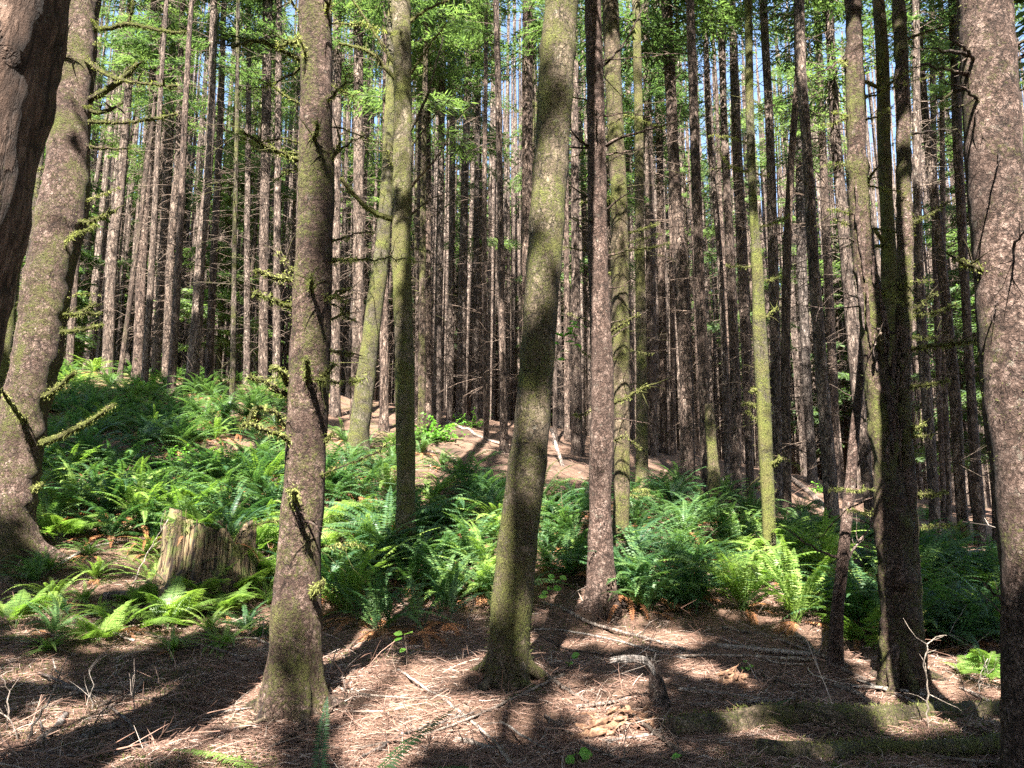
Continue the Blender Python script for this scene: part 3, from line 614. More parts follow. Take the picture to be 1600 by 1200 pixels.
pixel_tree("spruce_tree", "double stemmed trunk with fused base and torn bark right of centre", (1407, 1070),
  [(1408,1050,58),(1406,1000,58),(1404,900,57),(1402,820,52),(1388,740,40),(1378,650,42),(1370,560,40),(1356,440,34),(1345,400,31),(1343,300,31),(1336,200,28),(1335,100,26),(1334,0,25)],
  .5, BARK, seg=34, step=.06, lump=.2, lscale=7, nfuse=0, fuzzn=6000, nrand=20, moss_br=.6, roots=5, extra_stems=[
  [(1418,1000,38),(1420,880,36),(1422,800,27),(1413,700,24),(1407,600,26),(1412,500,23),(1414,400,22),(1412,200,22),(1405,0,18)]], branches=[
  ([(1420,546),(1450,541),(1490,537),(1536,532)],6,.8,-.3), ([(1416,605),(1445,602),(1482,596)],6,.9,-.2), ([(1418,492),(1440,475),(1462,460)],5,.5,0), ([(1418,494),(1455,490),(1495,477)],5,.6,.1),
  ([(1425,528),(1445,528),(1462,528)],4,.6,.2), ([(1416,670),(1430,668),(1445,663)],5,.6,-.1), ([(1418,683),(1435,682),(1455,680)],5,.6,-.1), ([(1428,772),(1450,772),(1479,769)],5,.9,-.1),
  ([(1414,62),(1450,48),(1492,37)],5,.4,0), ([(1420,210),(1455,205),(1495,202)],4,.3,.1), ([(1420,350),(1455,335),(1490,310)],5,.4,.1), ([(1398,520),(1380,515),(1362,510)],4,.3,-.3),
  ([(1350,378),(1320,372),(1295,370)],4,.3,-.1), ([(1355,290),(1362,275),(1370,262)],5,.7,-.1), ([(1380,560),(1372,540),(1376,520)],9,.3,-.35)])
pixel_tree("mossy_tree", "mossy banded trunk standing behind the double stemmed tree", (1395, 960),
  [(1395,940,28),(1394,700,26),(1391,400,25),(1388,380,21),(1384,300,20),(1380,200,20),(1381,100,19),(1372,0,17)], .55, BARK_ALDER, seg=18, step=.12, nfuse=10, fuzzn=2500, branches=[
  ([(1372,136),(1352,128),(1328,121)],6,1,-.3), ([(1376,130),(1370,112),(1375,95)],5,.8,-.2), ([(1388,135),(1405,115),(1415,95)],4,.4,0), ([(1380,378),(1370,362),(1352,356)],6,1,-.3), ([(1378,385),(1350,382),(1325,384)],5,1,-.2)])
pixel_tree("leaning_dead_tree", "thin reddish dead stem leaning against the double stemmed tree", (1300, 1040),
  [(1300,1030,20),(1306,969,19),(1318,868,17),(1323,800,17),(1328,771,17),(1335,670,15),(1344,602,12),(1347,535,9),(1350,467,7),(1352,390,4)], .0, BARK, seg=14, step=.1, nfuse=0, snag=True, crown=None, nrand=5, moss_br=.1, branches=[
  ([(1323,878),(1340,850),(1358,828),(1366,805)],4,0,.0), ([(1330,740),(1350,715),(1362,695)],5,0,0), ([(1322,790),(1335,770),(1358,765)],3,0,.1)])
pixel_tree("mossy_tree", "bright yellow green mossy trunk glowing in the sun among bright ferns", (1203, 905),
  [(1203,880,20),(1201,800,20),(1196,700,22),(1192,600,22),(1185,500,20),(1184,400,17),(1179,380,14),(1172,200,12),(1169,0,12)], .66, BARK_ALDER, seg=20, step=.12, nfuse=10, fuzzn=6000, nrand=10, moss_br=.9, branches=[
  ([(1193,498),(1205,488),(1214,480)],4,.6,-.1), ([(1178,634),(1170,632),(1162,632)],5,1,-.2), ([(1180,655),(1172,648),(1167,643)],3,.5,-.2), ([(1203,728),(1212,724),(1220,716)],7,1,-.2), ([(1186,612),(1178,608),(1174,612)],5,1,-.1)])
pixel_tree("broken_snag", "short mossy snag with broken top beside the pale trunks right of centre", (1118, 805), [(1118,790,22),(1114,720,17),(1109,660,15),(1108,632,12)], .55, BARK_ALDER, snag=True, crown=None, nfuse=0, seg=16, step=.1, fuzzn=1500)

# ---- mid distance trees, also measured
MID = [  # (label, base, pts, moss)
 ("dark slim trunk at the far left behind the ferns, first beside the thick leaning trunk", (168,585), [(169,560,17),(174,400,16),(188,300,14),(201,135,11),(204,0,10)], .1),
 ("grey sunlit trunk on the left slope, second beside the thick leaning trunk", (214,590), [(216,560,15),(222,400,15),(228,300,14),(237,200,11),(240,0,9)], .0),
 ("narrow dark trunk on the left slope, just right of the grey sunlit one", (243,588), [(245,560,12),(255,400,12),(262,280,11),(268,180,9),(272,0,8)], .05),
 ("pale yellow lit trunk on the crest of the left slope", (259,598), [(260,560,12),(266,400,12),(278,250,10),(285,0,8)], .1),
 ("dark trunk with swollen foot on the crest above the fern bank", (299,606), [(301,585,20),(308,500,17),(313,400,15),(323,300,13),(330,200,12),(332,100,11),(334,0,10)], .1),
 ("thin trunk directly right of the dark swollen foot trunk", (326,604), [(327,570,13),(334,400,11),(344,200,10),(350,0,8)], .0),
 ("thin mossy sapling trunk rooted lower in the fern bank", (362,648), [(363,620,9),(365,520,8),(366,400,7),(370,200,6),(372,0,5)], .5),
 ("slim pale trunk left of the tall brown one near the rough barked tree", (385,600), [(386,560,10),(386,400,9),(388,200,8),(389,0,7)], .0),
 ("tall brown trunk left of the rough barked tree, its foot on bright debris", (411,604), [(411,580,15),(412,500,14),(412,400,14),(414,300,15),(416,200,14),(418,0,15)], .0),
 ("thin dark trunk between the tall brown one and the rough barked tree", (432,606), [(432,580,12),(433,400,11),(436,0,9)], .05),
 ("slender trunk touching the right side of the rough barked tree", (524,650), [(524,620,16),(524,400,15),(526,200,15),(527,0,14)], .05),
 ("brown trunk with long pinkish sunlit stretch right of the rough barked tree", (556,655), [(557,620,18),(559,500,17),(560,400,17),(560,200,15),(560,0,15)], .0),
 ("slim dark trunk between the leaning mossy and the slender mossy trees", (600,672), [(600,650,14),(600,500,13),(602,300,10),(603,0,9)], .1),
 ("reddish trunk standing first right of the slender mossy tree", (655,658), [(655,640,14),(655,500,13),(657,300,11),(660,0,9)], .0),
 ("straight brown trunk second right of the slender mossy tree", (668,660), [(668,640,14),(668,500,13),(668,300,11),(668,0,9)], .0),
 ("brightly lit reddish trunk above the sunny bare mound", (682,664), [(682,650,14),(684,600,13),(685,500,12),(687,400,12),(690,200,10),(692,50,9)], .0),
 ("thin straight trunk right of the brightly lit reddish one", (703,656), [(703,640,11),(705,500,10),(707,200,9),(709,0,8)], .0),
 ("stout brown trunk behind the sunny bare mound", (720,658), [(720,640,15),(722,500,15),(726,300,12),(731,100,10),(732,0,9)], .05),
 ("dark narrow trunk above the small green bush", (741,658), [(741,640,10),(743,500,10),(745,300,8),(748,0,7)], .1),
 ("twisted pale thin trunk at the right of the sunny mound", (760,688), [(760,670,9),(759,600,9),(757,500,8),(757,300,7),(760,0,6)], .1),
 ("dark trunk with feathery dead twigs just left of the central mossy tree", (788,708), [(788,690,13),(786,600,11),(784,500,10),(783,400,10),(780,200,10),(775,0,9)], .0),
 ("trunk seen along the left edge of the central mossy tree above", (824,690), [(824,660,18),(824,400,17),(824,200,17),(825,0,17)], .05),
 ("reddish trunk between the central mossy tree and the scaly trunk", (901,712), [(901,690,18),(901,600,16),(899,400,13),(898,200,12),(897,0,11)], .0),
 ("thin pale trunk right beside the reddish one behind the leafy sprouts", (886,690), [(886,660,9),(885,400,8),(885,0,7)], .0),
 ("lit brown trunk in the gap right of the mossy cluster", (1020,712), [(1020,690,15),(1018,600,15),(1017,400,15),(1013,200,13),(1008,0,12)], .0),
 ("pale trunk second right of the mossy cluster", (1037,708), [(1037,690,12),(1035,500,12),(1030,200,11),(1024,0,9)], .1),
 ("thin far trunk third right of the mossy cluster", (1052,712), [(1052,690,8),(1050,400,8),(1046,0,7)], .0),
 ("dark spotted trunk with pale sun patch, first of the right hand row", (1075,775), [(1075,750,23),(1073,600,21),(1064,400,19),(1053,270,18),(1048,135,17),(1041,0,17)], .05),
 ("light brown trunk behind the broken mossy snag", (1103,788), [(1103,770,15),(1100,600,17),(1092,400,15),(1085,200,15),(1078,0,13)], .0),
 ("very thin curving trunk leaning left at the top above the snag", (1136,770), [(1136,740,9),(1134,600,9),(1125,400,9),(1107,200,8),(1101,0,8)], .1),
 ("dark trunk with a pale lit foot left of the glowing mossy trunk", (1152,785), [(1152,760,14),(1149,600,16),(1141,400,14),(1131,200,11),(1127,0,10)], .0),
 ("dark trunk touching the left side of the glowing mossy trunk", (1172,775), [(1172,750,12),(1168,600,16),(1160,400,17),(1150,200,15),(1144,0,11)], .0),
 ("pale topped trunk just right of the glowing mossy trunk", (1215,800), [(1215,780,16),(1212,600,15),(1208,400,16),(1203,200,13),(1192,0,12)], .05),
 ("brown trunk that bends under the torn forked stem", (1230,808), [(1230,780,13),(1227,600,14),(1229,400,13),(1236,250,11),(1246,130,10),(1252,0,10)], .0),
 ("cream sunlit trunk right of the bent brown trunk", (1270,755), [(1268,720,14),(1261,600,13),(1252,400,15),(1248,200,10),(1244,0,9)], .0),
 ("long dark leaning trunk crossing to the bare ground right of centre", (1301,832), [(1300,800,22),(1293,700,20),(1285,600,19),(1270,400,17),(1259,200,15),(1250,100,16),(1249,0,16)], .0),
 ("slim grey trunk between the long dark trunk and the double stem", (1308,775), [(1307,750,11),(1302,600,14),(1293,400,13),(1284,200,11),(1276,0,10)], .0),
 ("dark spotted trunk close left of the double stemmed tree", (1362,830), [(1360,800,16),(1350,700,18),(1338,600,19),(1322,400,18),(1304,200,15),(1295,0,12)], .0),
 ("pale leaning trunk first right of the double stemmed tree", (1462,850), [(1461,800,15),(1446,600,16),(1436,450,15),(1433,300,12),(1431,0,10)], .1),
 ("slender greenish trunk second right of the double stemmed tree", (1508,848), [(1502,800,16),(1491,600,17),(1470,400,14),(1447,200,11),(1432,0,9)], .3),
 ("straight trunk with pale edge left of the large pinkish trunk", (1530,856), [(1530,800,17),(1516,600,13),(1505,400,13),(1495,200,14),(1492,0,18)], .05),
 ("thin dark trunk right of the double stem, set far back", (1475,815), [(1475,790,9),(1468,600,10),(1461,400,9),(1456,0,8)], .0),
 ("thin bright trunk far back beside the pale edged trunk", (1480,822), [(1484,790,8),(1476,600,8),(1470,0,7)], .0),
 ("dark trunk partly behind the left edge of the large pinkish trunk", (1558,850), [(1557,800,13),(1548,600,13),(1530,300,12),(1520,0,11)], .0),
]
for i, (lab, base, pts, ms) in enumerate(MID):
    pixel_tree("conifer_tree", lab, base, pts, ms, BARK_FAR, seed=500 + i, nfuse=115, Htop=23, group="slender conifers in the middle distance", crown='sparse', cscale=.9 + .2 * ((i * 37) % 10) / 10)

# ---- random ranks further back
rng = np.random.default_rng(5)
def inview(x, y, m=0.0): return y > 0 and abs(x) < .68 * y + m
cnt = 0; tries = 0
ZL = {0: ("slender conifer in the dense dark ranks behind the fern bank on the left", "conifer ranks beyond the left slope"),
      1: ("slender conifer in the dense ranks beyond the bare mound at centre", "conifer ranks beyond the central mound"),
      2: ("slender conifer in the far ranks on the lower ground at right", "conifer ranks on the lower right ground")}
while cnt < 268 and tries < 9000:
    tries += 1
    Y = 21 + 46 * rng.uniform() ** .85; X = rng.uniform(-.74, .74) * Y
    if any((X - a) ** 2 + (Y - b) ** 2 < .8 for a, b in TREE_XY): continue
    px = project((X, Y, 4))[0]
    if px > 1000 and (Y < 24 or rng.uniform() < .35): continue
    z = 0 if px < 540 else 1 if px < 1060 else 2
    lab, grp = ZL[z]
    generic_tree("conifer_tree", X, Y, rng.uniform(.12, .26), rng.choice([0, 0, .1, .3, .5]), lab, grp, crown=(['full', 'low', 'none', 'full', 'none', 'none', 'none'] if Y < 34 else ['full', 'low', 'none', 'none', 'full', 'low', 'none'])[int(rng.integers(7))], seed=int(rng.integers(1000)), lean=(rng.normal(0, .015), rng.normal(0, .015)))
    cnt += 1
# unseen trees added around and behind the viewpoint to cast the dappled shade
DENSE = [crown_mesh("shade_crown", 700 + i, H=11, rad=2.3, nb=105, gap=.2, dens=.8, leafw=.045) for i in range(3)]
cnt = 0; tries = 0
while cnt < 78 and tries < 20000:
    tries += 1
    X = rng.uniform(-13, 11) if rng.uniform() < .8 else rng.uniform(-20, 18); Y = rng.uniform(-19, 14)
    if tries <= 4: X, Y = [(-.5, -2.7), (1.1, -4.3), (-1.5, -6.2), (.5, -8.5)][tries - 1]  # opening positions chosen to throw shade on the central trunk
    if inview(X, Y, 2.0) or math.hypot(X, Y) < 2.0 or not ray_clear(X, Y): continue
    if any((X - a) ** 2 + (Y - b) ** 2 < 2.6 for a, b in TREE_XY): continue
    sd = int(rng.integers(1000)); e = generic_tree("conifer_tree", X, Y, rng.uniform(.22, .42), .2, "unseen conifer added outside the frame, its crown shaped to shade the clearing", "shade conifers added around the viewpoint", seed=sd, crown='none')
    rz = e.rotation_euler[2]; zl = rng.uniform(10, 12.5); an = rng.uniform(0, 6.28); sc_ = rng.uniform(.9, 1.15)
    wl = np.array([X, Y, e.location[2] + zl]); me = gap_crown(DENSE[sd % 3], wl, an + rz, sc_)
    c = put("crown", me, e, (0, 0, zl)); c.rotation_euler = (0, 0, an); c.scale = (sc_, sc_, 1)
    cnt += 1
print("shade trees", cnt, tries)

# young understory hemlocks with low foliage
UND = [(205,560,34,1.1),(330,560,30,1.0),(60,560,30,1.1),(430,560,38,1.1),(250,575,26,.75),(700,640,36,1.2),(740,650,24,1.1),(610,640,40,1.2),(500,600,45,1.2),(880,660,42,1.2),(1080,700,38,1.2),(1180,720,44,1.2),(1330,760,40,1.3),(1440,790,34,1.1),(1520,790,30,1.1),(980,690,48,1.3),(1590,800,26,1.1),(780,640,50,1.4),(120,560,44,1.3),(340,570,50,1.3),(560,620,54,1.4),(1260,740,52,1.4),(1400,770,55,1.4),(-60,600,32,1.2),(1660,820,40,1.2)]
UND = [u for i, u in enumerate(UND) if i in (1, 2, 8, 12, 14, 16, 18, 22, 24)]
for i, (px, py, Y, s) in enumerate(UND):
    q = at(px, py, Y); z = float(hgt(q[0], q[1], False))
    e = empty("young_hemlock", (q[0], q[1], z), "young green hemlock with low foliage growing among the far trunks", "tree", "young hemlocks under the tall conifers")
    t = put("trunk", TRUNKS[i % 6], e, moss=.1); t.scale = (.35 * s, .35 * s, .5 * s)
    c = put("crown", YOUNG[i % 3], e, (0, 0, 2.2 + 2.5 * ((i * 29) % 7) / 7)); c.scale = (1.1 * s, 1.1 * s, 1.15 * s); c.rotation_euler = (0, 0, i * 1.7)

# far wood as one mass
def far_wood():
    rng = np.random.default_rng(77); mb = MB()
    srcs = []
    for me in FARC:
        V = np.empty(len(me.vertices) * 3, np.float32); me.vertices.foreach_get("co", V); V = V.reshape(-1, 3)
        q = []; t3 = []; qm = []
        for p in me.polygons:
            q.append(list(p.vertices)) if len(p.vertices) == 4 else None
            if len(p.vertices) == 4: qm.append(p.material_index)
        srcs.append((V, np.array(q), np.array(qm)))
    for k in range(400):
        Y = rng.uniform(60, 105); X = rng.uniform(-.85, .85) * Y; z = float(hgt(X, Y, False)); V, q, qm = srcs[k % 2]
        a = rng.uniform(0, 6.28); s = rng.uniform(1, 1.5); c_, s_ = math.cos(a) * s, math.sin(a) * s; M = np.array([[c_, -s_, 0], [s_, c_, 0], [0, 0, 1.35]])
        zb = rng.choice([5.0, 8.0, 11.0, 14.0]); VV = V @ M.T + np.array([X, Y, z + zb]); 
        b = mb.n; mb.v.append(VV.astype(np.float32)); mb.n += len(VV); mb.q.append(q + b); mb.qm.append(qm)
        P = np.stack([np.full(5, X), np.full(5, Y), np.linspace(z - .3, z + 24, 5)], -1); tube(mb, P, np.linspace(.22, .03, 5), 6, mat=1)
    for k in range(2600):
        Y = rng.uniform(34, 95); X = rng.uniform(-.8, .8) * Y; z = float(hgt(X, Y, False)); l_ = rng.normal(0, .3)
        P = np.stack([X + np.linspace(0, l_, 6), np.full(6, Y), np.linspace(z - .3, z + 24, 6)], -1); tube(mb, P, np.linspace(rng.uniform(.08, .17), .04, 6), 6, mat=1)
    o = put("far_forest", mb.mesh("far_forest", [NEEDLE, BARK_FAR], smooth=False)); tag(o, "distant green wall of forest seen between the trunks", "forest", kind="stuff")
far_wood()

# ------------------------------------------------------------------ ferns
def frond(rng, L=.9, n_=30, width=.065, e0=70, e1=-25, tri=False, side_curl=0.0, mb=None, az=0, roll=0, mat=0, off=(0, 0, 0), lacy=False):
    """one pinnate frond; lacy = twice divided"""
    mb = mb or MB(); N = 14; u = np.linspace(0, 1, N); el = np.radians(e0 + (e1 - e0) * u ** 1.1); ds = L / (N - 1)
    x = np.concatenate([[0], np.cumsum(np.cos(el[:-1]) * ds)]); z = np.concatenate([[0], np.cumsum(np.sin(el[:-1]) * ds)])
    y = side_curl * u ** 2 * L
    ax = np.stack([x, y, z], -1); c, s = math.cos(az), math.sin(az); M = np.array([[c, -s, 0], [s, c, 0], [0, 0, 1]])
    uu = np.linspace(.14 if not lacy else .28, .985, n_); A = np.stack([np.interp(uu, u, ax[:, k]) for k in range(3)], -1)
    E = np.interp(uu, u, el); T = np.stack([np.cos(E), np.full(n_, side_curl), np.sin(E)], -1); T /= np.linalg.norm(T, axis=1)[:, None]
    S = np.cross(T, np.array([0, 0, 1.0])); S /= np.linalg.norm(S, axis=1)[:, None] + 1e-9; Nn = np.cross(S, T)
    t01 = (uu - uu[0]) / (uu[-1] - uu[0])
    wl = width * (np.minimum(1, (t01 + .12) * 4) * (1 - t01 ** 2.6) + .08) if not (tri or lacy) else width * (1 - t01) ** .85 + .008
    gap = L / n_
    for sd in (-1, 1):
        wj = wl * rng.uniform(.85, 1.1, n_); d = S * sd * 1.0 + T * .28 + Nn * (rng.normal(-.12, .12, n_))[:, None]; d /= np.linalg.norm(d, axis=1)[:, None]
        tip = A + d * wj[:, None] - np.array([0, 0, 1]) * (wj * .18)[:, None]
        if not lacy:
            h = T * gap * .42; m1 = A + d * (wj * .35)[:, None]
            V = np.stack([A - h * .5, m1 - h, tip, m1 + h], 1)
            mb.add((V.reshape(-1, 3) @ M.T) + off, np.arange(4 * n_).reshape(-1, 4), None, mat)
        else:
            m_ = 8
            for k in range(m_):
                f = (k + .4) / m_; B = A + (tip - A) * f; l2 = wj * .3 * (1 - f) + .008
                for s2 in (-1, 1):
                    d2 = T * s2 + d * .5; tp = B + d2 * l2[:, None]; h2 = d * (wj / m_ * .45)[:, None]
                    V = np.stack([B - h2, (B + tp) / 2 - h2, tp, (B + tp) / 2 + h2], 1)
                    mb.add((V.reshape(-1, 3) @ M.T) + off, np.arange(4 * n_).reshape(-1, 4), None, mat)
    tube(mb, (ax @ M.T) + off, np.linspace(.0035, .001, N), 3, cap=False, mat=mat)
    return mb
frng = np.random.default_rng(41)
SWORD = []; SWORD_B = []
for k in range(7):
    a = dict(L=frng.uniform(.8, 1.05), n_=34, width=frng.uniform(.055, .075), e0=frng.uniform(55, 82), e1=frng.uniform(-45, 5), side_curl=frng.uniform(-.2, .2))
    mbf = frond(frng, **a); SWORD.append(mbf.mesh("sword_frond", FERN, False)); SWORD_B.append(mbf.mesh("sword_frond_bright", FERNB, False))
LACY = [frond(frng, L=.75, n_=22, width=.26, e0=frng.uniform(45, 70), e1=frng.uniform(-20, 10), lacy=True).mesh("lacy_frond", FERNB, False) for k in range(3)]
DEADF = [frond(frng, L=.7, n_=26, width=.05, e0=15, e1=-70).mesh("dead_frond", FERND, False) for k in range(2)]
def clump_mesh(seed, bright=False, n_=24):
    rng = np.random.default_rng(seed); mb = MB()
    for k in range(n_):
        frond(rng, L=rng.uniform(.6, 1.05), n_=26, width=rng.uniform(.05, .075), e0=rng.uniform(35, 85), e1=rng.uniform(-55, 5), side_curl=rng.uniform(-.25, .25), mb=mb, az=rng.uniform(0, 6.28), mat=0)
    for k in range(8): frond(rng, L=rng.uniform(.5, .75), n_=20, width=.05, e0=20, e1=-75, mb=mb, az=rng.uniform(0, 6.28), mat=1)
    return mb.mesh("fern_clump", [FERNB if bright else FERN, FERND], False)
CL_D = [clump_mesh(600 + i) for i in range(5)]; CL_B = [clump_mesh(620 + i, True) for i in range(3)]
def lacy_clump(seed, n_=9):
    rng = np.random.default_rng(seed); mb = MB()
    for k in range(n_): frond(rng, L=rng.uniform(.5, .85), n_=18, width=rng.uniform(.16, .26), e0=rng.uniform(40, 75), e1=rng.uniform(-25, 5), lacy=True, mb=mb, az=rng.uniform(0, 6.28))
    return mb.mesh("lady_fern_clump", [FERNB], False)
CL_L = [lacy_clump(650 + i) for i in range(3)]
FERN_XY = []
def hero_fern(px, py, label, size=1.0, bright=True, n_=20, lacy=False, dead=3, seed=0, elev=0):
    rng = np.random.default_rng(seed + 70); g = ground_at(px, py); FERN_XY.append((g[0], g[1]))
    e = empty("lady_fern" if lacy else "sword_fern", g, label, "fern", "ferns on the forest floor"); e.scale = (size,) * 3
    lib = LACY if lacy else (SWORD_B if bright else SWORD)
    for k in range(n_):
        o = put("frond", lib[int(rng.integers(len(lib)))], e, (rng.normal(0, .03), rng.normal(0, .03), 0))
        o.rotation_euler = (0, rng.uniform(-.35, .3), k * 6.283 / n_ * 1.0 + rng.normal(0, .25)); s = rng.uniform(.7, 1.15); o.scale = (s, s, s)
    for k in range(dead):
        o = put("frond", DEADF[k % 2], e); o.rotation_euler = (0, rng.uniform(-.1, .2), rng.uniform(0, 6.28)); o["label"] = "rust brown dead frond"
    return e
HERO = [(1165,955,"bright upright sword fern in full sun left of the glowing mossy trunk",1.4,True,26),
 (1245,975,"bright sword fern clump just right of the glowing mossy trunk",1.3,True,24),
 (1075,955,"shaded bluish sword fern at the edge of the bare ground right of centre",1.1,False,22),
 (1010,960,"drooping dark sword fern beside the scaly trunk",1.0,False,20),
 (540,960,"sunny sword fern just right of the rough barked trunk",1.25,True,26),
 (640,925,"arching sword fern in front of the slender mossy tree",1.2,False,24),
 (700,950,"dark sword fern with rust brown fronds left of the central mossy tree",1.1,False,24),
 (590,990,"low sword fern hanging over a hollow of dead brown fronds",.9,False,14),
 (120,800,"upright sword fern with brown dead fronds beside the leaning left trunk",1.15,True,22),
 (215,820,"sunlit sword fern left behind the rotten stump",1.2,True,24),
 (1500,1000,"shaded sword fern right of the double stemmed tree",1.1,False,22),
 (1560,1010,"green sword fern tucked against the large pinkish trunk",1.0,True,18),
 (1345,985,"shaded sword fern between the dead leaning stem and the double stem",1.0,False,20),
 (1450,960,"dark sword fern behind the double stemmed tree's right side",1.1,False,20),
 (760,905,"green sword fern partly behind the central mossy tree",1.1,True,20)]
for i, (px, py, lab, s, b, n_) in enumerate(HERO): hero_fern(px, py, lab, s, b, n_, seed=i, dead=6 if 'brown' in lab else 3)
LH = [(20,985,"lacy green fern at the left edge of the frame",.8,6),(262,985,"low lacy fern in front of the rotten stump",.9,9),(365,940,"lacy fern growing at the right foot of the rotten stump",1.0,9),
 (85,850,"lacy fern patch right of the leaning left trunk's foot",.95,9),(310,960,"small lacy fern hiding the base of the rotten stump",.7,7),(300,800,"lacy fern sprouting over the top of the rotten stump",.9,9),
 (400,870,"lacy fern between the rotten stump and the rough barked trunk",1.1,10),(150,1010,"flat lacy fern over the left sticks",.6,7),(570,880,"lacy fern left of the slender mossy tree",1.0,9),(1530,1060,"small lacy fern at the foot of the large pinkish trunk",.6,7)]
for i, (px, py, lab, s, n_) in enumerate(LH): hero_fern(px, py, lab, s, True, n_, lacy=True, dead=0, seed=40 + i)
for i, (dx, dy, dz, lab, s_, lc) in enumerate([(-.16, -.05, .72, "lacy fern growing out of the top of the rotten stump", .75, True), (.28, -.1, .6, "dark sword fern draped over the right rim of the rotten stump", .7, False), (.1, .25, .62, "sword fern rising from behind the rotten stump", .9, False)]):
    e = hero_fern(322, 935, lab, s_, False, 12, lacy=lc, dead=2, seed=60 + i); e.location.x += dx; e.location.y += dy; e.location.z += dz
for i, (px, py, s_, lc) in enumerate([(238, 918, .8, False), (392, 915, .9, True), (352, 962, .55, True), (215, 950, .55, True), (420, 950, .6, False), (285, 965, .5, False), (318, 952, .85, True), (262, 948, .7, False)]):
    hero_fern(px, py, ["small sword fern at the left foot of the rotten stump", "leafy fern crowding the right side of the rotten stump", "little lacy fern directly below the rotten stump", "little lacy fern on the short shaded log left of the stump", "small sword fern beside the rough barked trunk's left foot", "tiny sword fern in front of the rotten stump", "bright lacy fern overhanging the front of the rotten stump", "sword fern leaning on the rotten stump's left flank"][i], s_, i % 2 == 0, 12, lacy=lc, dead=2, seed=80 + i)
for i, (px, py) in enumerate([(600, 985), (655, 990), (560, 970), (695, 975)]):
    hero_fern(px, py, ["heap of rust brown dead fronds under the arching sword ferns", "brown withered fern left of the central mossy tree's foot", "withered fern right of the rough barked trunk", "half dead fern close to the central mossy tree"][i], 1.0, False, 4, dead=14, seed=90 + i)
# single fronds in the foreground
def lone_frond(px, py, label, L, az, tilt, bright, e0=50, e1=-10, seed=0):
    g = ground_at(px, py); rr = np.random.default_rng(seed); mb = MB()
    frond(rr, L=L, n_=38, width=L * .1, e0=e0, e1=e1, mb=mb, az=az); o = put("fern_frond", mb.mesh("fern_frond", FERNB if bright else FERN, False), None, g - np.array([0, 0, .03])); tag(o, label, "fern", "single fern fronds in the foreground")
lone_frond(440, 1215, "single bright fern frond arching left at the bottom edge", .75, R(172), 0, True, 25, -8, 1)
lone_frond(495, 1240, "single upright fern frond below the rough barked trunk", .55, R(95), 0, False, 75, 40, 2)
lone_frond(560, 1235, "single feathery frond rising right at the bottom centre", .8, R(48), 0, False, 35, 10, 3)
lone_frond(610, 1212, "single low frond lying right along the bottom edge", .55, R(8), 0, False, 15, -12, 4)
lone_frond(1170, 1130, "single blue green frond above the mossy fallen log, pointing right", .42, R(20), 0, False, 40, 0, 5)
lone_frond(1165, 1125, "single blue green frond drooping over the mossy fallen log", .42, R(-25), 0, False, 30, -40, 6)
# fern bank: scatter inside the regions the photo shows
REG = [ # px range, py range, count, bright share, size
 ((40,450),(655,850),130,.15,1.25), ((70,440),(615,680),40,.1,1.1), ((490,790),(745,950),110,.25,1.2), ((845,925),(770,910),30,.05,1.15), ((965,1110),(775,950),60,.05,1.2),
 ((1100,1300),(830,930),40,.55,1.15), ((1320,1600),(868,1020),80,.2,1.15), ((1010,1180),(760,820),18,.05,1.0), ((40,440),(860,1020),95,.55,.6), ((420,450),(820,930),5,.4,1.0), ((1560,1620),(900,1000),6,.4,1.0), ((1200,1500),(800,860),22,.1,.9), ((40,460),(574,645),84,.1,1.0), ((480,700),(690,745),16,.1,.9)]
NM = {0:"left fern bank",1:"upper edge of the left fern bank",2:"fern patch left of the central mossy tree",3:"fern patch behind the central mossy tree",4:"dark fern patch right of the scaly trunk",5:"sunny fern patch round the glowing mossy trunk",6:"fern patch right of the double stemmed tree",7:"far fern patch right of centre",8:"low growth round the rotten stump",9:"ferns by the rough barked trunk",10:"ferns at the right edge",11:"far low ferns at right",12:"crest of the left slope",13:"slope left of the distant bare mound"}
rr = np.random.default_rng(88); far_f = []
for ri, (xr, yr, c_, bs, sz) in enumerate(REG):
    for k in range(c_):
        px = rr.uniform(*xr); py = yr[0] + (yr[1] - yr[0]) * rr.uniform() ** .8
        g = ground_at(px, py)
        if any((g[0] - a) ** 2 + (g[1] - b) ** 2 < .10 for a, b in FERN_XY): continue
        FERN_XY.append((g[0], g[1])); u = rr.uniform(); b = rr.uniform() < bs
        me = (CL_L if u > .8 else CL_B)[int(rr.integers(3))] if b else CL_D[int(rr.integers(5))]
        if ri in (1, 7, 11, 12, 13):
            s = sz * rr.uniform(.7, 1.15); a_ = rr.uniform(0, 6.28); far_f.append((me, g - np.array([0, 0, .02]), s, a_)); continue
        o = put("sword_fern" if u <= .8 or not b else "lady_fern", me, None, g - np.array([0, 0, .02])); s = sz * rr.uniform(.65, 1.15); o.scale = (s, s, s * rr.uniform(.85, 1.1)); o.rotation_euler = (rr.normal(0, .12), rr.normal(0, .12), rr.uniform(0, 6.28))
        tag(o, "%s sword fern clump in the %s" % ("bright green" if b else "dark green", NM[ri]), "fern", "%s ferns of the %s" % ("bright" if b else "dark", NM[ri]))

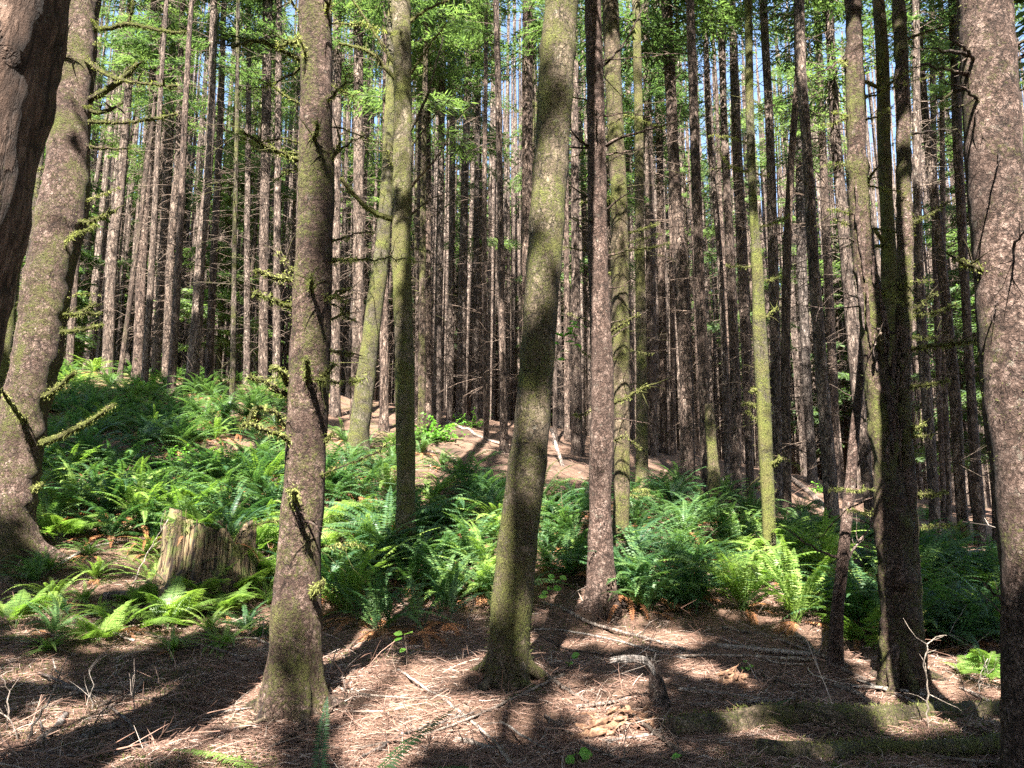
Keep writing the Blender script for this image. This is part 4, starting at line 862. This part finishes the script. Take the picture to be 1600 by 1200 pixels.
fm = MB()
for me, g_, s_, a_ in far_f:
    V = np.empty(len(me.vertices) * 3, np.float32); me.vertices.foreach_get("co", V); V = V.reshape(-1, 3); lv = np.empty(len(me.loops), np.int32); me.loops.foreach_get("vertex_index", lv)
    mi = np.empty(len(me.polygons), np.int32); me.polygons.foreach_get("material_index", mi); c_, n_s = math.cos(a_) * s_, math.sin(a_) * s_
    W = V @ np.array([[c_, -n_s, 0], [n_s, c_, 0], [0, 0, s_]]).T + g_; q = lv.reshape(-1, 4) + fm.n
    fm.v.append(W.astype(np.float32)); fm.n += len(W); fm.q.append(q); fm.qm.append(np.where(mi == 1, 1, 2 if me.materials[0] == FERNB else 0).astype(np.int32))
o = put("fern_undergrowth", fm.mesh("fern_undergrowth", [FERN, FERND, FERNB], False)); tag(o, "far fern undergrowth covering the crest and the ground between distant trunks", "undergrowth", kind="stuff")

# ------------------------------------------------------------------ fallen wood
def stick(name, pts, w0, w1, label, mat=PALE, moss=0., group=None, lift=.02, twigs=3, cat="stick", seed=0, seg=8, lump=.12, air=None, fz=0):
    rng = np.random.default_rng(seed + 300); W = []
    for i, (px, py) in enumerate(pts):
        g = ground_at(px, py)
        if air is not None and air[i] is not None: g = at(px, py, air[i])
        W.append(g)
    W = np.array(W); Y0 = W[:, 1].mean(); r0, r1 = w0 * .5 * Y0 / FPX, w1 * .5 * Y0 / FPX
    if air is None: W[:, 2] += max(r0 * .6, lift) if r0 < .06 else r0 * .15
    g = W[0].copy(); P = resample(W - g, .06); P = P + rng.normal(0, .004, P.shape); mb = MB()
    if air is None:  # keep it lying on the ground
        gz = hgt(P[:, 0] + g[0], P[:, 1] + g[1]) - g[2]; P[:, 2] = np.maximum(P[:, 2], gz + (r0 * .4 if r0 < .06 else 0))
        if len(P) > 5:
            ker = np.ones(5) / 5; pad = np.concatenate([P[:1, 2]] * 2 + [P[:, 2]] + [P[-1:, 2]] * 2); P[:, 2] = np.convolve(pad, ker, 'valid')
    V, D = tube(mb, P, np.linspace(r0, r1, len(P)), seg, lump=lump, lscale=9, seed=seed)
    for k in range(twigs):
        i = int(rng.integers(1, len(P))); d = P[i] - P[i - 1]; d /= np.linalg.norm(d) + 1e-9; d = d + rng.normal(0, .6, 3) + np.array([0, 0, .3]); d /= np.linalg.norm(d); L = rng.uniform(.08, .3)
        q = [P[i]]
        for s in range(3): d = d + rng.normal(0, .25, 3); d /= np.linalg.norm(d); q.append(q[-1] + d * L / 3)
        tube(mb, np.array(q), np.linspace(max(.3 * r0, .003), .002, 4), 4, cap=False)
    if fz: fuzz(mb, V, D, fz, .022, .003, rng, droop=-.1, mat=1)
    o = put(name, mb.mesh(name, [mat, MOSST]), None, g, moss=moss); tag(o, label, cat, group); return o
G_ = "fallen sticks on the forest floor"
SK = [
 ([(847,945),(900,970),(928,982),(1002,999),(1070,1019)],6,4,"long dark bent branch lying behind the central mossy tree",DEADWOOD),
 ([(834,990),(900,992),(985,1010),(1070,1036)],3,3,"thin pale stick below the long dark bent branch",PALE),
 ([(881,1058),(827,1090),(732,1131),(665,1158),(560,1176)],5,3,"thin stick crossing in front of the central mossy tree, rising to the right",PALE),
 ([(621,1050),(672,1087),(719,1127),(766,1158),(797,1200)],4,5,"grey stick running down to the bottom edge at centre",PALE),
 ([(829,1043),(870,1072),(918,1104)],7,5,"mottled grey branch right of the central tree's foot",DEADWOOD),
 ([(709,1160),(740,1170),(770,1181)],9,7,"short thick birch like piece near the bottom centre",PALE),
 ([(1074,1192),(1020,1150),(972,1114)],7,5,"dark stick slanting below the snapped stem",TWIG),
 ([(1121,1014),(1200,1020),(1279,1028)],8,7,"mottled grey pole lying under the bright ferns",PALE),
 ([(1060,1029),(1160,1031),(1269,1034)],4,4,"thin pale pole just below the mottled grey pole",PALE),
 ([(1235,989),(1258,1010),(1281,1032)],8,7,"dark slanting branch end resting on the mottled grey pole",DEADWOOD),
 ([(1060,1084),(1130,1088),(1195,1100)],6,5,"pale straight stick right of the snapped stem",PALE),
 ([(1293,1043),(1325,1058),(1360,1075)],5,5,"short grey stick between the leaning dead stem and the double stem",DEADWOOD),
 ([(1303,1073),(1340,1090),(1374,1110)],8,7,"thick dark stick just behind the mossy fallen log",DEADWOOD),
 ([(1330,1076),(1400,1086),(1465,1095)],5,4,"pale sunlit stick behind the mossy fallen log",PALE),
 ([(1340,1070),(1420,1100),(1440,1108)],4,3,"pale thin stick crossing the sunlit one behind the log",PALE),
 ([(84,1078),(140,1086),(191,1090)],6,6,"short white stick on the lower left ground",PALE),
 ([(422,1178),(480,1138),(540,1097)],4,3,"long thin stick rising right below the rough barked trunk",TWIG),
 ([(375,1144),(400,1136),(425,1126)],7,6,"tan broken stick in the shadow of the rough barked trunk",FRESHWOOD),
 ([(115,969),(160,987),(209,1006)],5,4,"white stick lying among the low lacy ferns at left",PALE),
 ([(125,1161),(155,1150),(186,1138)],11,9,"thick tan branch piece near the bottom left",DEADWOOD),
 ([(60,1164),(91,1141),(101,1120)],12,9,"curved mossy root like branch at the bottom left",DEADWOOD),
 ([(200,1096),(270,1102),(340,1108)],4,3,"faint thin stick on the sunlit left mound",TWIG),
 ([(0,1010),(60,1005),(120,1030)],4,3,"thin shaded stick at the left edge",TWIG),
 ([(225,1070),(205,1090),(150,1110)],5,4,"short twiggy branch left of the sunlit mound",DEADWOOD),
 ([(530,1080),(560,1095),(660,1102)],4,3,"thin stick across the sunny needles left of centre",PALE),
 ([(900,1110),(960,1100),(1010,1090)],6,4,"brown stick leading to the foot of the snapped stem",DEADWOOD),
 ([(940,1165),(1000,1158),(1045,1150)],4,3,"thin stick near the bottom right of centre",PALE),
 ([(780,1140),(830,1165),(870,1185)],4,3,"curved thin stick at the bottom right of centre",PALE),
 ([(850,1000),(880,1020),(960,1030)],3,3,"dark thin twig in the shade behind the central tree",TWIG),
 ([(1420,1180),(1470,1190),(1560,1200)],5,4,"pale stick in the bottom right corner",PALE),
 ([(1180,1060),(1240,1078),(1290,1110)],4,3,"thin twig on the needles behind the log",TWIG),
 ([(1500,1080),(1540,1100),(1570,1120)],5,4,"sunlit twig left of the large pinkish trunk",PALE),
 ([(330,1010),(390,1000),(420,1012)],4,3,"thin pale twig left of the rough barked trunk's foot",PALE),
 ([(640,965),(690,950),(735,930)],4,3,"pale stick poking out of the ferns left of the central tree",PALE),
 ([(90,890),(140,860),(200,850)],5,4,"pale stick on the sunlit slope right of the leaning left trunk",PALE),
 ([(700,660),(760,690),(800,700)],5,4,"long pale stick on the distant bare mound",PALE),
 ([(640,700),(700,712),(740,740)],4,3,"thin stick on the shaded side of the distant mound",DEADWOOD),
 ([(1140,1000),(1200,1040),(1260,1045)],3,3,"thin white twig left of the grey pole",PALE),
]
for i, (pts, w0, w1, lab, m) in enumerate(SK): stick("fallen_stick", pts, w0, w1, lab, m, 0.1, G_, seed=i)
for i, (pts, w0, w1, lab) in enumerate([([(10,1120),(80,1100),(170,1075),(250,1040)],5,3,"branching dead bough across the lower left debris"), ([(60,1060),(130,1085),(190,1130),(230,1175)],5,3,"forked bough slanting down through the lower left"),
    ([(180,1185),(250,1150),(330,1120),(400,1110)],5,3,"branching bough in the shadow band at lower left"), ([(0,1190),(60,1180),(140,1190)],6,4,"stick along the bottom left corner"), ([(240,1000),(310,1015),(400,1040)],4,3,"twiggy bough behind the sunlit left mound"),
    ([(560,1195),(640,1150),(740,1120)],4,3,"thin bough crossing the bottom needles left of the central tree"), ([(1080,1110),(1150,1105),(1260,1095),(1320,1100)],5,3,"long bough lying just behind the mossy log"), ([(1130,985),(1230,1010),(1330,1050)],5,4,"bough sloping past the leaning dead stem"),
    ([(850,1130),(930,1180),(990,1200)],5,4,"dark bough at the bottom right of centre"), ([(1480,1040),(1520,1070),(1580,1085)],4,3,"bough beside the large pinkish trunk")]):
    stick("fallen_bough", pts, w0, w1, lab, DEADWOOD, .1, "fallen boughs on the forest floor", seed=200 + i, twigs=12)
# logs
stick("mossy_log", [(1050,1150),(1130,1146),(1210,1132),(1330,1134),(1450,1124),(1580,1120)], 44, 34, "long moss covered log lying across the lower right", BARK_ALDER, .5, seed=60, seg=28, lump=.13, twigs=6, cat="log", fz=5000)
stick("mossy_log", [(1190,1178),(1260,1188),(1350,1176),(1450,1180),(1600,1165)], 34, 24, "lower mossy log with a rotten end, nearest in the lower right", BARK_ALDER, .55, seed=61, seg=24, lump=.15, twigs=6, cat="log", fz=3000)
stick("mossy_log", [(-20,898),(30,930),(67,950),(118,976)], 20, 14, "mossy log lying below the leaning left trunk", BARK_ALDER, .55, seed=62, seg=16, lump=.16, cat="log", fz=3000)
stick("fallen_log", [(1125,752),(1165,766),(1195,790)], 12, 9, "fallen log among the far trunks right of centre", DEADWOOD, .2, seed=63, cat="log")
stick("fallen_log", [(1235,748),(1270,775),(1290,800)], 9, 9, "fallen dark log beyond the bright mossy trunk", DEADWOOD, .2, seed=64, cat="log")
stick("leaning_pole", [(884,746),(873,708),(861,670)], 6, 5, "pale pink broken pole leaning right of the central tree", DEADWOOD, 0, seed=65, air=[17.2,17.6,18.0], twigs=0, cat="pole")
stick("fallen_log", [(160,940),(210,935),(255,945)], 16, 13, "short shaded log left of the rotten stump", DEADWOOD, .3, seed=66, seg=12, cat="log")
stick("fallen_log", [(1480,868),(1520,866),(1570,868)], 7, 6, "pale log on the far sunny ground at right", PALE, .0, seed=67, cat="log")

# upright dead twigs
def upright(pts, w0, label, Y=None, mat=PALE, seed=0, twigs=4, name="dead_sapling"):
    g = ground_at(*pts[0]) if Y is None else at(*pts[0], Y); rng = np.random.default_rng(seed + 900)
    P = np.array([at(px, py, g[1] + rng.uniform(-.04, .04)) for px, py in pts]); P[0] = g - np.array([0, 0, .04]); r0 = w0 * .34 * g[1] / FPX
    mb = branch_mesh(P - g, r0, r0 * .45, rng, 0, None, step=.04, seg=6, twigs=twigs)
    o = put(name, mb.mesh(name, mat), None, g, moss=0); tag(o, label, "sapling" if name == "dead_sapling" else "twig", None if name == "dead_sapling" else "upright dead twigs"); return o
upright([(1450,1141),(1448,1070),(1446,1033),(1451,1002),(1465,992),(1482,994)], 5, "crooked white dead sapling in front of the double stemmed tree", seed=1, twigs=10)
UT = [([(34,1165),(60,1120),(81,1087),(95,1057),(81,1030)],7,"pale forked upright stick at the lower left"),([(10,1150),(14,1110),(13,1080),(0,1055)],5,"curved white twig at the left edge"),([(33,1160),(20,1128),(0,1110)],5,"white twig arching off the left edge"),
 ([(199,926),(230,865),(263,812)],3,"thin stick leaning against the rotten stump"),([(283,1075),(290,1050),(306,1025)],4,"forked twig on the sunlit left mound"),([(303,1080),(312,1062),(318,1046)],4,"bent white twig on the left mound"),
 ([(207,1118),(208,1085),(208,1055)],3,"straight thin twig left of the mound"),([(356,1070),(357,1050),(355,1036)],4,"short upright twig left of the rough barked trunk"),([(145,1110),(143,1075),(140,1045)],3,"thin upright twig at lower left"),
 ([(400,1062),(404,1046),(395,1030)],3,"tiny forked twig by the rough barked trunk"),([(130,1150),(165,1100),(215,1045)],4,"long leaning twig over the left sticks"),([(180,1060),(182,1035),(190,1022)],3,"short twig between the left sticks"),
 ([(430,1075),(440,1040),(458,1015)],3,"curved twig against the foot of the rough barked trunk"),([(540,1095),(536,1060),(538,1040)],3,"short twig right of the rough barked trunk"),([(730,985),(733,960),(742,940)],3,"thin twig in front of the dark ferns"),
 ([(503,1062),(522,1030),(530,1000)],4,"dark twig rising right of the rough barked trunk"),([(1372,1015),(1376,985),(1372,960)],3,"thin curved twig at the left of the double stem"),([(972,1190),(976,1160),(978,1130)],3,"thin twig near the bottom right of centre"),
 ([(1530,1090),(1528,1060),(1545,1030)],3,"thin twig left of the large pinkish trunk"),([(1500,1150),(1525,1110),(1500,1070)],3,"arched pale twig over the mossy log")]
for i, (p, w_, lab) in enumerate(UT): upright(p, w_, lab, mat=[PALE, DEADWOOD, PALE][i % 3], seed=10 + i, name="upright_twig", twigs=4)

# snapped stem with flopped top
def snapped():
    g = ground_at(1032, 1104); Y = g[1]; rng = np.random.default_rng(3)
    e = empty("snapped_stem", g, "short snapped stem with its splintered top bent over to the left", "stump")
    P = np.array([g - [0, 0, .12], at(1030, 1085, Y), at(1024, 1060, Y), at(1019, 1032, Y)]) - g; mb = MB()
    rr_ = np.array([20, 13, 11, 6]) * Y / FPX; P, r = resample(P, .03, rr_); tube(mb, P, r, 16, lump=.15, lscale=10, seed=3); put("stem", mb.mesh("stem", BARK), e, moss=.1)
    q = np.array([at(1024, 1062, Y - .02), at(1019, 1042, Y - .02), at(1008, 1032, Y - .03), at(990, 1030, Y - .08), at(970, 1031, Y - .12), at(951, 1034, Y - .15)]) - g; mb = MB()
    for k in range(14):
        n1 = len(q) - int(rng.integers(0, 2)); qq = q[:n1] + rng.normal(0, 1, 3) * np.array([.004, .02, .009]); Q, r = resample(qq, .03, np.array([5, 5, 4.5, 4, 3.4, 1])[:n1] * .62 * rng.uniform(.5, 1.2) * Y / FPX); r[-1] = .001
        tube(mb, Q + rng.normal(0, .002, Q.shape), r, 6, lump=.4, lscale=22, seed=k)
    for k in range(9):
        b_ = at(1016 + k, 1042, Y + rng.uniform(-.04, .02)) - g; h_ = rng.uniform(.03, .11); tube(mb, np.array([b_ - [0, 0, .05], b_, b_ + [rng.normal(-.02, .02), 0, h_]]), [.006, .007, .001], 4, cap=False)
    put("bent_top", mb.mesh("bent_top", DEADWOOD), e, moss=.1)
snapped()
ORANGEW = simple("crumbly_wood", [(.35, (.04, .018, .01)), (.5, (.13, .062, .032)), (.65, (.26, .16, .09))], 24)
def wood_chunk(px, py, s, label, seed):
    g = ground_at(px, py); rng = np.random.default_rng(seed); mb = MB()
    for k in range(26):
        c = rng.normal(0, .22, 3) * s; c[2] = abs(c[2]) * .7; d = np.array([rng.normal(.7, .3), rng.normal(-.2, .4), rng.normal(.25, .35)]); d /= np.linalg.norm(d); L = s * rng.uniform(.25, .8)
        P = np.array([c - d * L / 2, c - d * L * .2, c + d * L * .2, c + d * L / 2]); tube(mb, P, np.array([.012, .035, .03, .004]) * s * rng.uniform(1, 2.6), 5, lump=.5, lscale=14, seed=k)
    o = put("rotten_chunk", mb.mesh("rotten_chunk", ORANGEW, False), None, g); tag(o, label, "wood")
wood_chunk(940, 1150, .32, "splintered orange brown chunk of rotten wood near the bottom", 1); wood_chunk(1000, 1135, .3, "rotten wood mound at the foot of the snapped stem", 2)
wood_chunk(1140, 1068, .28, "crumbly orange rotten wood left of the leaning dead stem", 4)

# rotten stump
def stump():
    g = ground_at(322, 935); Y = g[1]; e = empty("rotten_stump", g, "crumbling yellow brown rotten stump with jagged mossy top among ferns", "stump")
    seg = 96; nz = 26; a = np.linspace(0, 2 * math.pi, seg, endpoint=False); r0 = 62 * Y / FPX; H = 140 * Y / FPX
    V = np.zeros((nz, seg, 3)); c, s = np.cos(a), np.sin(a)
    top = H * (.74 + .22 * vnoise(np.stack([c * 2.2, s * 2.2, 0 * a], -1), 4) +   .05 * vnoise(np.stack([c * 9, s * 9, 0 * a], -1), 8)); top *= 1 + .14 * np.cos(a - math.pi) 
    for k in range(nz):
        f = k / (nz - 1); z = -.1 + (top + .1) * f
        rad = r0 * (1.0 + .45 * (1 - f) ** 2.5 + .0 * f) * (1 + .10 * vnoise(np.stack([c * 2, s * 2, 0 * a + f], -1), 1) + .07 * vnoise(np.stack([c * 11, s * 11, z * 1.2], -1), 2) + .05 * vnoise(np.stack([c * 24, s * 24, z * 2], -1), 3))
        V[k] = np.stack([c * rad, s * rad * .9, z], -1)
    inner = V[::-1].copy(); inner[..., :2] *= .72; inner[..., 2] = np.minimum(inner[..., 2], top[None, :] * .97); inner = inner[: nz - 6]
    A = np.concatenate([V, inner]); m = len(A); i = np.arange(m - 1)[:, None] * seg; j = np.arange(seg)[None, :]; j2 = (j + 1) % seg
    Q = np.stack([i + j, i + j2, i + seg + j2, i + seg + j], -1).reshape(-1, 4)
    mb = MB(); mb.add(A.reshape(-1, 3), Q); cc = np.append(A[-1].mean(0)[None], [], 0) if False else A[-1].mean(0)[None]
    mb.add(np.concatenate([A[-1], cc]), None, np.stack([np.arange(seg), (np.arange(seg) + 1) % seg, np.full(seg, seg)], -1)); rs = np.random.default_rng(14)
    for k in range(150):
        j = int(rs.integers(seg)); k0 = int(rs.integers(0, nz - 8)); k1 = min(nz - 1, k0 + int(rs.integers(5, 14))); P = V[k0:k1 + 1, j] * np.array([1.02, 1.02, 1]); up_ = P[-1] + (np.array([0, 0, rs.uniform(.02, .12)]) if k1 == nz - 1 else np.array([0, 0, .01])); P = np.concatenate([P, [up_]])
        tube(mb, P, np.sin(np.linspace(.15, 2.95, len(P))) * rs.uniform(.004, .02) + .002, 5, lump=.7, lscale=16, seed=k, cap=False)
    put("stump_wall", mb.mesh("stump_wall", ROT), e)
    rng = np.random.default_rng(9); mf = MB(); Dn = V / (np.linalg.norm(V * [1, 1, 0], axis=2, keepdims=True) + 1e-6) * [1, 1, 0]
    fuzz(mf, V[nz - 5:], Dn[nz - 5:], 5000, .03, .004, rng, droop=.2, mask=lambda p: vnoise(p * 4, 2) > -.1); put("moss", mf.mesh("moss", MOSST), e)
    mb = MB()
    for k in range(6):
        t = R(rng.uniform(150, 390)); q = np.array([[math.cos(t) * r0 * .9, math.sin(t) * r0 * .9, .25], [math.cos(t) * r0 * 1.5, math.sin(t) * r0 * 1.5, .06], [math.cos(t) * r0 * 2.2, math.sin(t) * r0 * 2.2, -.08]])
        mr = MB(); Pq, rq = resample(q, .04, np.array([.09, .055, .02])); tube(mr, Pq, rq, 10, lump=.4, lscale=11, seed=k); put("root", mr.mesh("root", ROT), e)
stump()

# ------------------------------------------------------------------ broad leaved sprouts and bushes
def leaf_poly(mb, p, d, nrm, L, W):
    d = d / np.linalg.norm(d); s = np.cross(d, nrm); s /= np.linalg.norm(s) + 1e-9; nn = np.cross(s, d)
    pts = [(0, 0), (.25, .42), (.55, .5), (.82, .26), (1, 0), (.82, -.26), (.55, -.5), (.25, -.42)]
    V = [p + d * L * a + s * W * b + nn * (-.12 * L * a * a + abs(b) * W * .18) for a, b in pts]
    mb.add(V, [[0, 1, 2, 7], [7, 2, 3, 6]][:1] + [[7, 2, 6, 6]][:0], [[2, 6, 7], [2, 3, 6], [3, 5, 6], [3, 4, 5]])
def sprout(px, py, Y, label, pts, leaves, size, seed, name="leafy_sprout"):
    rng = np.random.default_rng(seed); g = at(px, py, Y) if Y else ground_at(px, py); Yd = g[1]
    e = empty(name, g, label, "plant"); P = np.array([at(a, b, Yd) for a, b in pts]) - g; mb = MB(); tube(mb, resample(P, .03), .004, 5); put("stem", mb.mesh("stem", TWIG), e)
    Pr = resample(P, .02)
    for k in range(leaves):
        i = int(rng.integers(len(Pr) // 4, len(Pr))); mb = MB(); az = rng.uniform(0, 6.28); d = np.array([math.cos(az), math.sin(az) * .6, rng.uniform(-.3, .4)]); nn = np.array([rng.normal(0, .3), -.5 + rng.normal(0, .3), 1])
        s = size * rng.uniform(.7, 1.2); leaf_poly(mb, d * .02, d, nn, s, s * .8); put("leaf", mb.mesh("leaf", BROAD), e, Pr[i])
    return e
sprout(868, 560, 8.6, "leafy branch with round bright leaves hanging right of the central trunk", [(862,600),(868,560),(880,530),(890,505),(900,530)], 16, .12, 1)
sprout(905, 548, 8.6, "small leafy twig with round leaves left of the scaly trunk", [(912,560),(905,548),(895,520),(905,500)], 9, .11, 2)
sprout(862, 180, 6.9, "three bright leaves on a twig high on the central trunk", [(866,196),(862,185),(858,178),(872,170)], 6, .1, 3)
sprout(880, 228, 6.9, "small leaf pair right above the middle of the central trunk", [(885,238),(868,232),(846,228)], 3, .09, 4)
sprout(858, 955, None, "thin leafy seedling right behind the central tree's foot", [(858,955),(858,930),(866,908),(876,895)], 9, .10, 5)
sprout(635, 1045, None, "small pale seedling left of the central tree's foot", [(635,1045),(636,1020),(632,992)], 5, .09, 6)
sprout(888, 1045, None, "tiny green seedling in the shade right of the central tree", [(888,1045),(889,1035),(890,1025)], 4, .07, 7)
sprout(905, 1198, None, "small green leafy plant at the bottom edge right of centre", [(905,1198),(903,1188),(900,1178)], 8, .09, 8)
sprout(1050, 1192, None, "tiny green plant at the bottom edge below the snapped stem", [(1050,1198),(1048,1190),(1045,1185)], 5, .06, 9)
sprout(1165, 1035 + 15, None, "small seedling near the mottled grey pole", [(1165,1050),(1166,1042),(1166,1036)], 5, .05, 10)
sprout(1552, 1060, None, "bright leafy plant at the foot of the large pinkish trunk", [(1552,1060),(1545,1045),(1540,1030)], 14, .13, 11)
def bush(px, py, label, rad, n_, seed, lsz=.07):
    rng = np.random.default_rng(seed); g = ground_at(px, py); e = empty("leafy_bush", g, label, "bush"); mb = MB(); ms = MB()
    for k in range(n_):
        az = rng.uniform(0, 6.28); L = rad * rng.uniform(.5, 1.1); d = np.array([math.cos(az), math.sin(az), rng.uniform(.3, 1.2)]); d /= np.linalg.norm(d); P = [np.zeros(3)]
        for s in range(5): d = d + rng.normal(0, .15, 3) + [0, 0, -.08]; d /= np.linalg.norm(d); P.append(P[-1] + d * L / 5)
        P = np.array(P); tube(ms, P, np.linspace(.006, .002, 6), 4, cap=False)
        for q in resample(P, lsz * .6)[2:]:
            dd = rng.normal(0, 1, 3); dd[2] *= .3; leaf_poly(mb, q, dd / np.linalg.norm(dd), np.array([0, 0, 1.0]) + rng.normal(0, .3, 3), lsz * rng.uniform(.7, 1.3), lsz * .7)
    put("stems", ms.mesh("stems", TWIG), e); put("foliage", mb.mesh("foliage", BROAD), e)
bush(675, 690, "bright green leafy bush left of the distant bare mound", 1.0, 46, 1, .09)
bush(740, 668, "small yellow green bush behind the distant bare mound", .7, 26, 2, .08)
bush(1285, 770, "small bright bush beyond the cream sunlit trunk", .6, 24, 3, .08)
bush(235, 610, "green leafy bush on the crest of the left fern bank", .8, 30, 4, .08)
bush(260, 740, "leafy shrub in the middle of the left fern bank", .8, 44, 5, .06)

# ------------------------------------------------------------------ litter
def litter():
    rng = np.random.default_rng(21); N = 105000
    px = rng.uniform(-60, 1660, N * 2); Y = 1 / rng.uniform(1 / 30, 1 / 4.2, N * 2); X = (px - 800) / FPX * Y * 1.03
    keep = (Y < 11) | (rng.uniform(size=N * 2) < .35); X, Y = X[keep][:N], Y[keep][:N]; n_ = len(X)
    Z = hgt(X, Y); L = rng.gamma(1.9, .024, n_) * (1 + Y / 25) + .03; az = rng.uniform(0, 2 * math.pi, n_); el = np.abs(rng.normal(0, .22, n_))
    d = np.stack([np.cos(az) * np.cos(el), np.sin(az) * np.cos(el), np.sin(el)], -1); p = np.stack([X, Y, Z + .004], -1); r = (.001 + .0022 * rng.uniform(size=n_) ** 3) * (.6 + Y / 9)
    bend = rng.normal(0, .22, (n_, 3)); bend[:, 2] = -abs(bend[:, 2]) * .5
    m = p + d * (L * .5)[:, None]; q = p + (d + bend) * L[:, None]
    q[:, 2] = np.maximum(q[:, 2], hgt(q[:, 0], q[:, 1]) + .002)
    s = np.cross(d, [0, 0, 1.0]); s /= np.linalg.norm(s, axis=1)[:, None]; u = np.cross(s, d)
    V = []
    for c_, k in ((p, 1.0), (m, .8), (q, .4)):
        for a in (0, 2.094, 4.189): V.append(c_ + (s * math.cos(a) + u * math.sin(a)) * (r * k)[:, None])
    V = np.stack(V, 1).reshape(-1, 3); base = np.arange(n_)[:, None, None] * 9
    q4 = np.array([[a + b, a + (b + 1) % 3, a + 3 + (b + 1) % 3, a + 3 + b] for a in (0, 3) for b in range(3)])
    mb = MB(); mb.add(V, (base + q4[None]).reshape(-1, 4)); o = put("twig_litter", mb.mesh("twig_litter", LITTER, False)); tag(o, "fine reddish brown needle and twig litter over the forest floor", "litter", kind="stuff")
litter()
def debris():
    rng = np.random.default_rng(61); mb = MB()
    for k in range(2600):
        px = rng.uniform(-40, 1640); Y = 1 / rng.uniform(1 / 26, 1 / 4.4); X = (px - 800) / FPX * Y
        if vnoise(np.array([[X * .6, Y * .6, 0]]), 3)[0] < -.15 and Y < 12: continue
        z = float(hgt(X, Y)); L = rng.gamma(3, .12) * (1 if Y < 12 else 1.8); az = rng.uniform(0, 6.28); el = abs(rng.normal(.05, .2)); d = np.array([math.cos(az) * math.cos(el), math.sin(az) * math.cos(el), math.sin(el)])
        q = [np.array([X, Y, z + .01])]
        for s_ in range(5): d = d + rng.normal(0, .16, 3); d[2] -= .05; d /= np.linalg.norm(d); p = q[-1] + d * L / 5; p[2] = max(p[2], float(hgt(p[0], p[1])) + .004); q.append(p)
        q = np.array(q); r = rng.uniform(.002, .0055) * (1 if Y < 12 else 1.8); tube(mb, q, np.linspace(r, r * .35, 6), 5, cap=False)
        for j in range(rng.integers(0, 4)):
            i = int(rng.integers(1, 5)); e = d + rng.normal(0, .8, 3); e /= np.linalg.norm(e); e[2] = abs(e[2]); tube(mb, np.array([q[i], q[i] + e * L * .15, q[i] + e * L * .28]), [r * .5, r * .4, r * .2], 3, cap=False)
    o = put("dead_twig_debris", mb.mesh("dead_twig_debris", LITTER, False)); tag(o, "tangle of thin dead twigs strewn over the needles", "twigs", kind="stuff")
debris()
def ground_moss():
    rng = np.random.default_rng(5); n_ = 90000; px = rng.uniform(-40, 1640, n_); Y = 1 / rng.uniform(1 / 13, 1 / 4.3, n_); X = (px - 800) / FPX * Y
    m = vnoise(np.stack([X * 1.1, Y * 1.1, 0 * X], -1), 9) + .5 * vnoise(np.stack([X * 4, Y * 4, 0 * X], -1), 10)
    k = m > (.12 + .05 * np.clip(X + 2, -2, 4)); k &= (X < -1) | (m > .5); X, Y = X[k], Y[k]; n_ = len(X); Z = hgt(X, Y)
    p = np.stack([X, Y, Z], -1); d = np.stack([rng.normal(0, .5, n_), rng.normal(0, .5, n_), np.ones(n_)], -1); d /= np.linalg.norm(d, axis=1)[:, None]
    L = rng.uniform(.008, .032, n_)[:, None]; s_ = np.cross(d, rng.normal(0, 1, (n_, 3))); s_ /= np.linalg.norm(s_, axis=1)[:, None]; w_ = .004 * rng.uniform(.6, 1.6, n_)[:, None]
    mb = MB(); mb.add(np.stack([p - s_ * w_, p + s_ * w_, p + d * L], 1).reshape(-1, 3), None, np.arange(3 * n_).reshape(-1, 3))
    o = put("ground_moss", mb.mesh("ground_moss", MOSSM, False)); tag(o, "low green moss creeping over the forest floor at left", "moss", kind="stuff")
ground_moss()
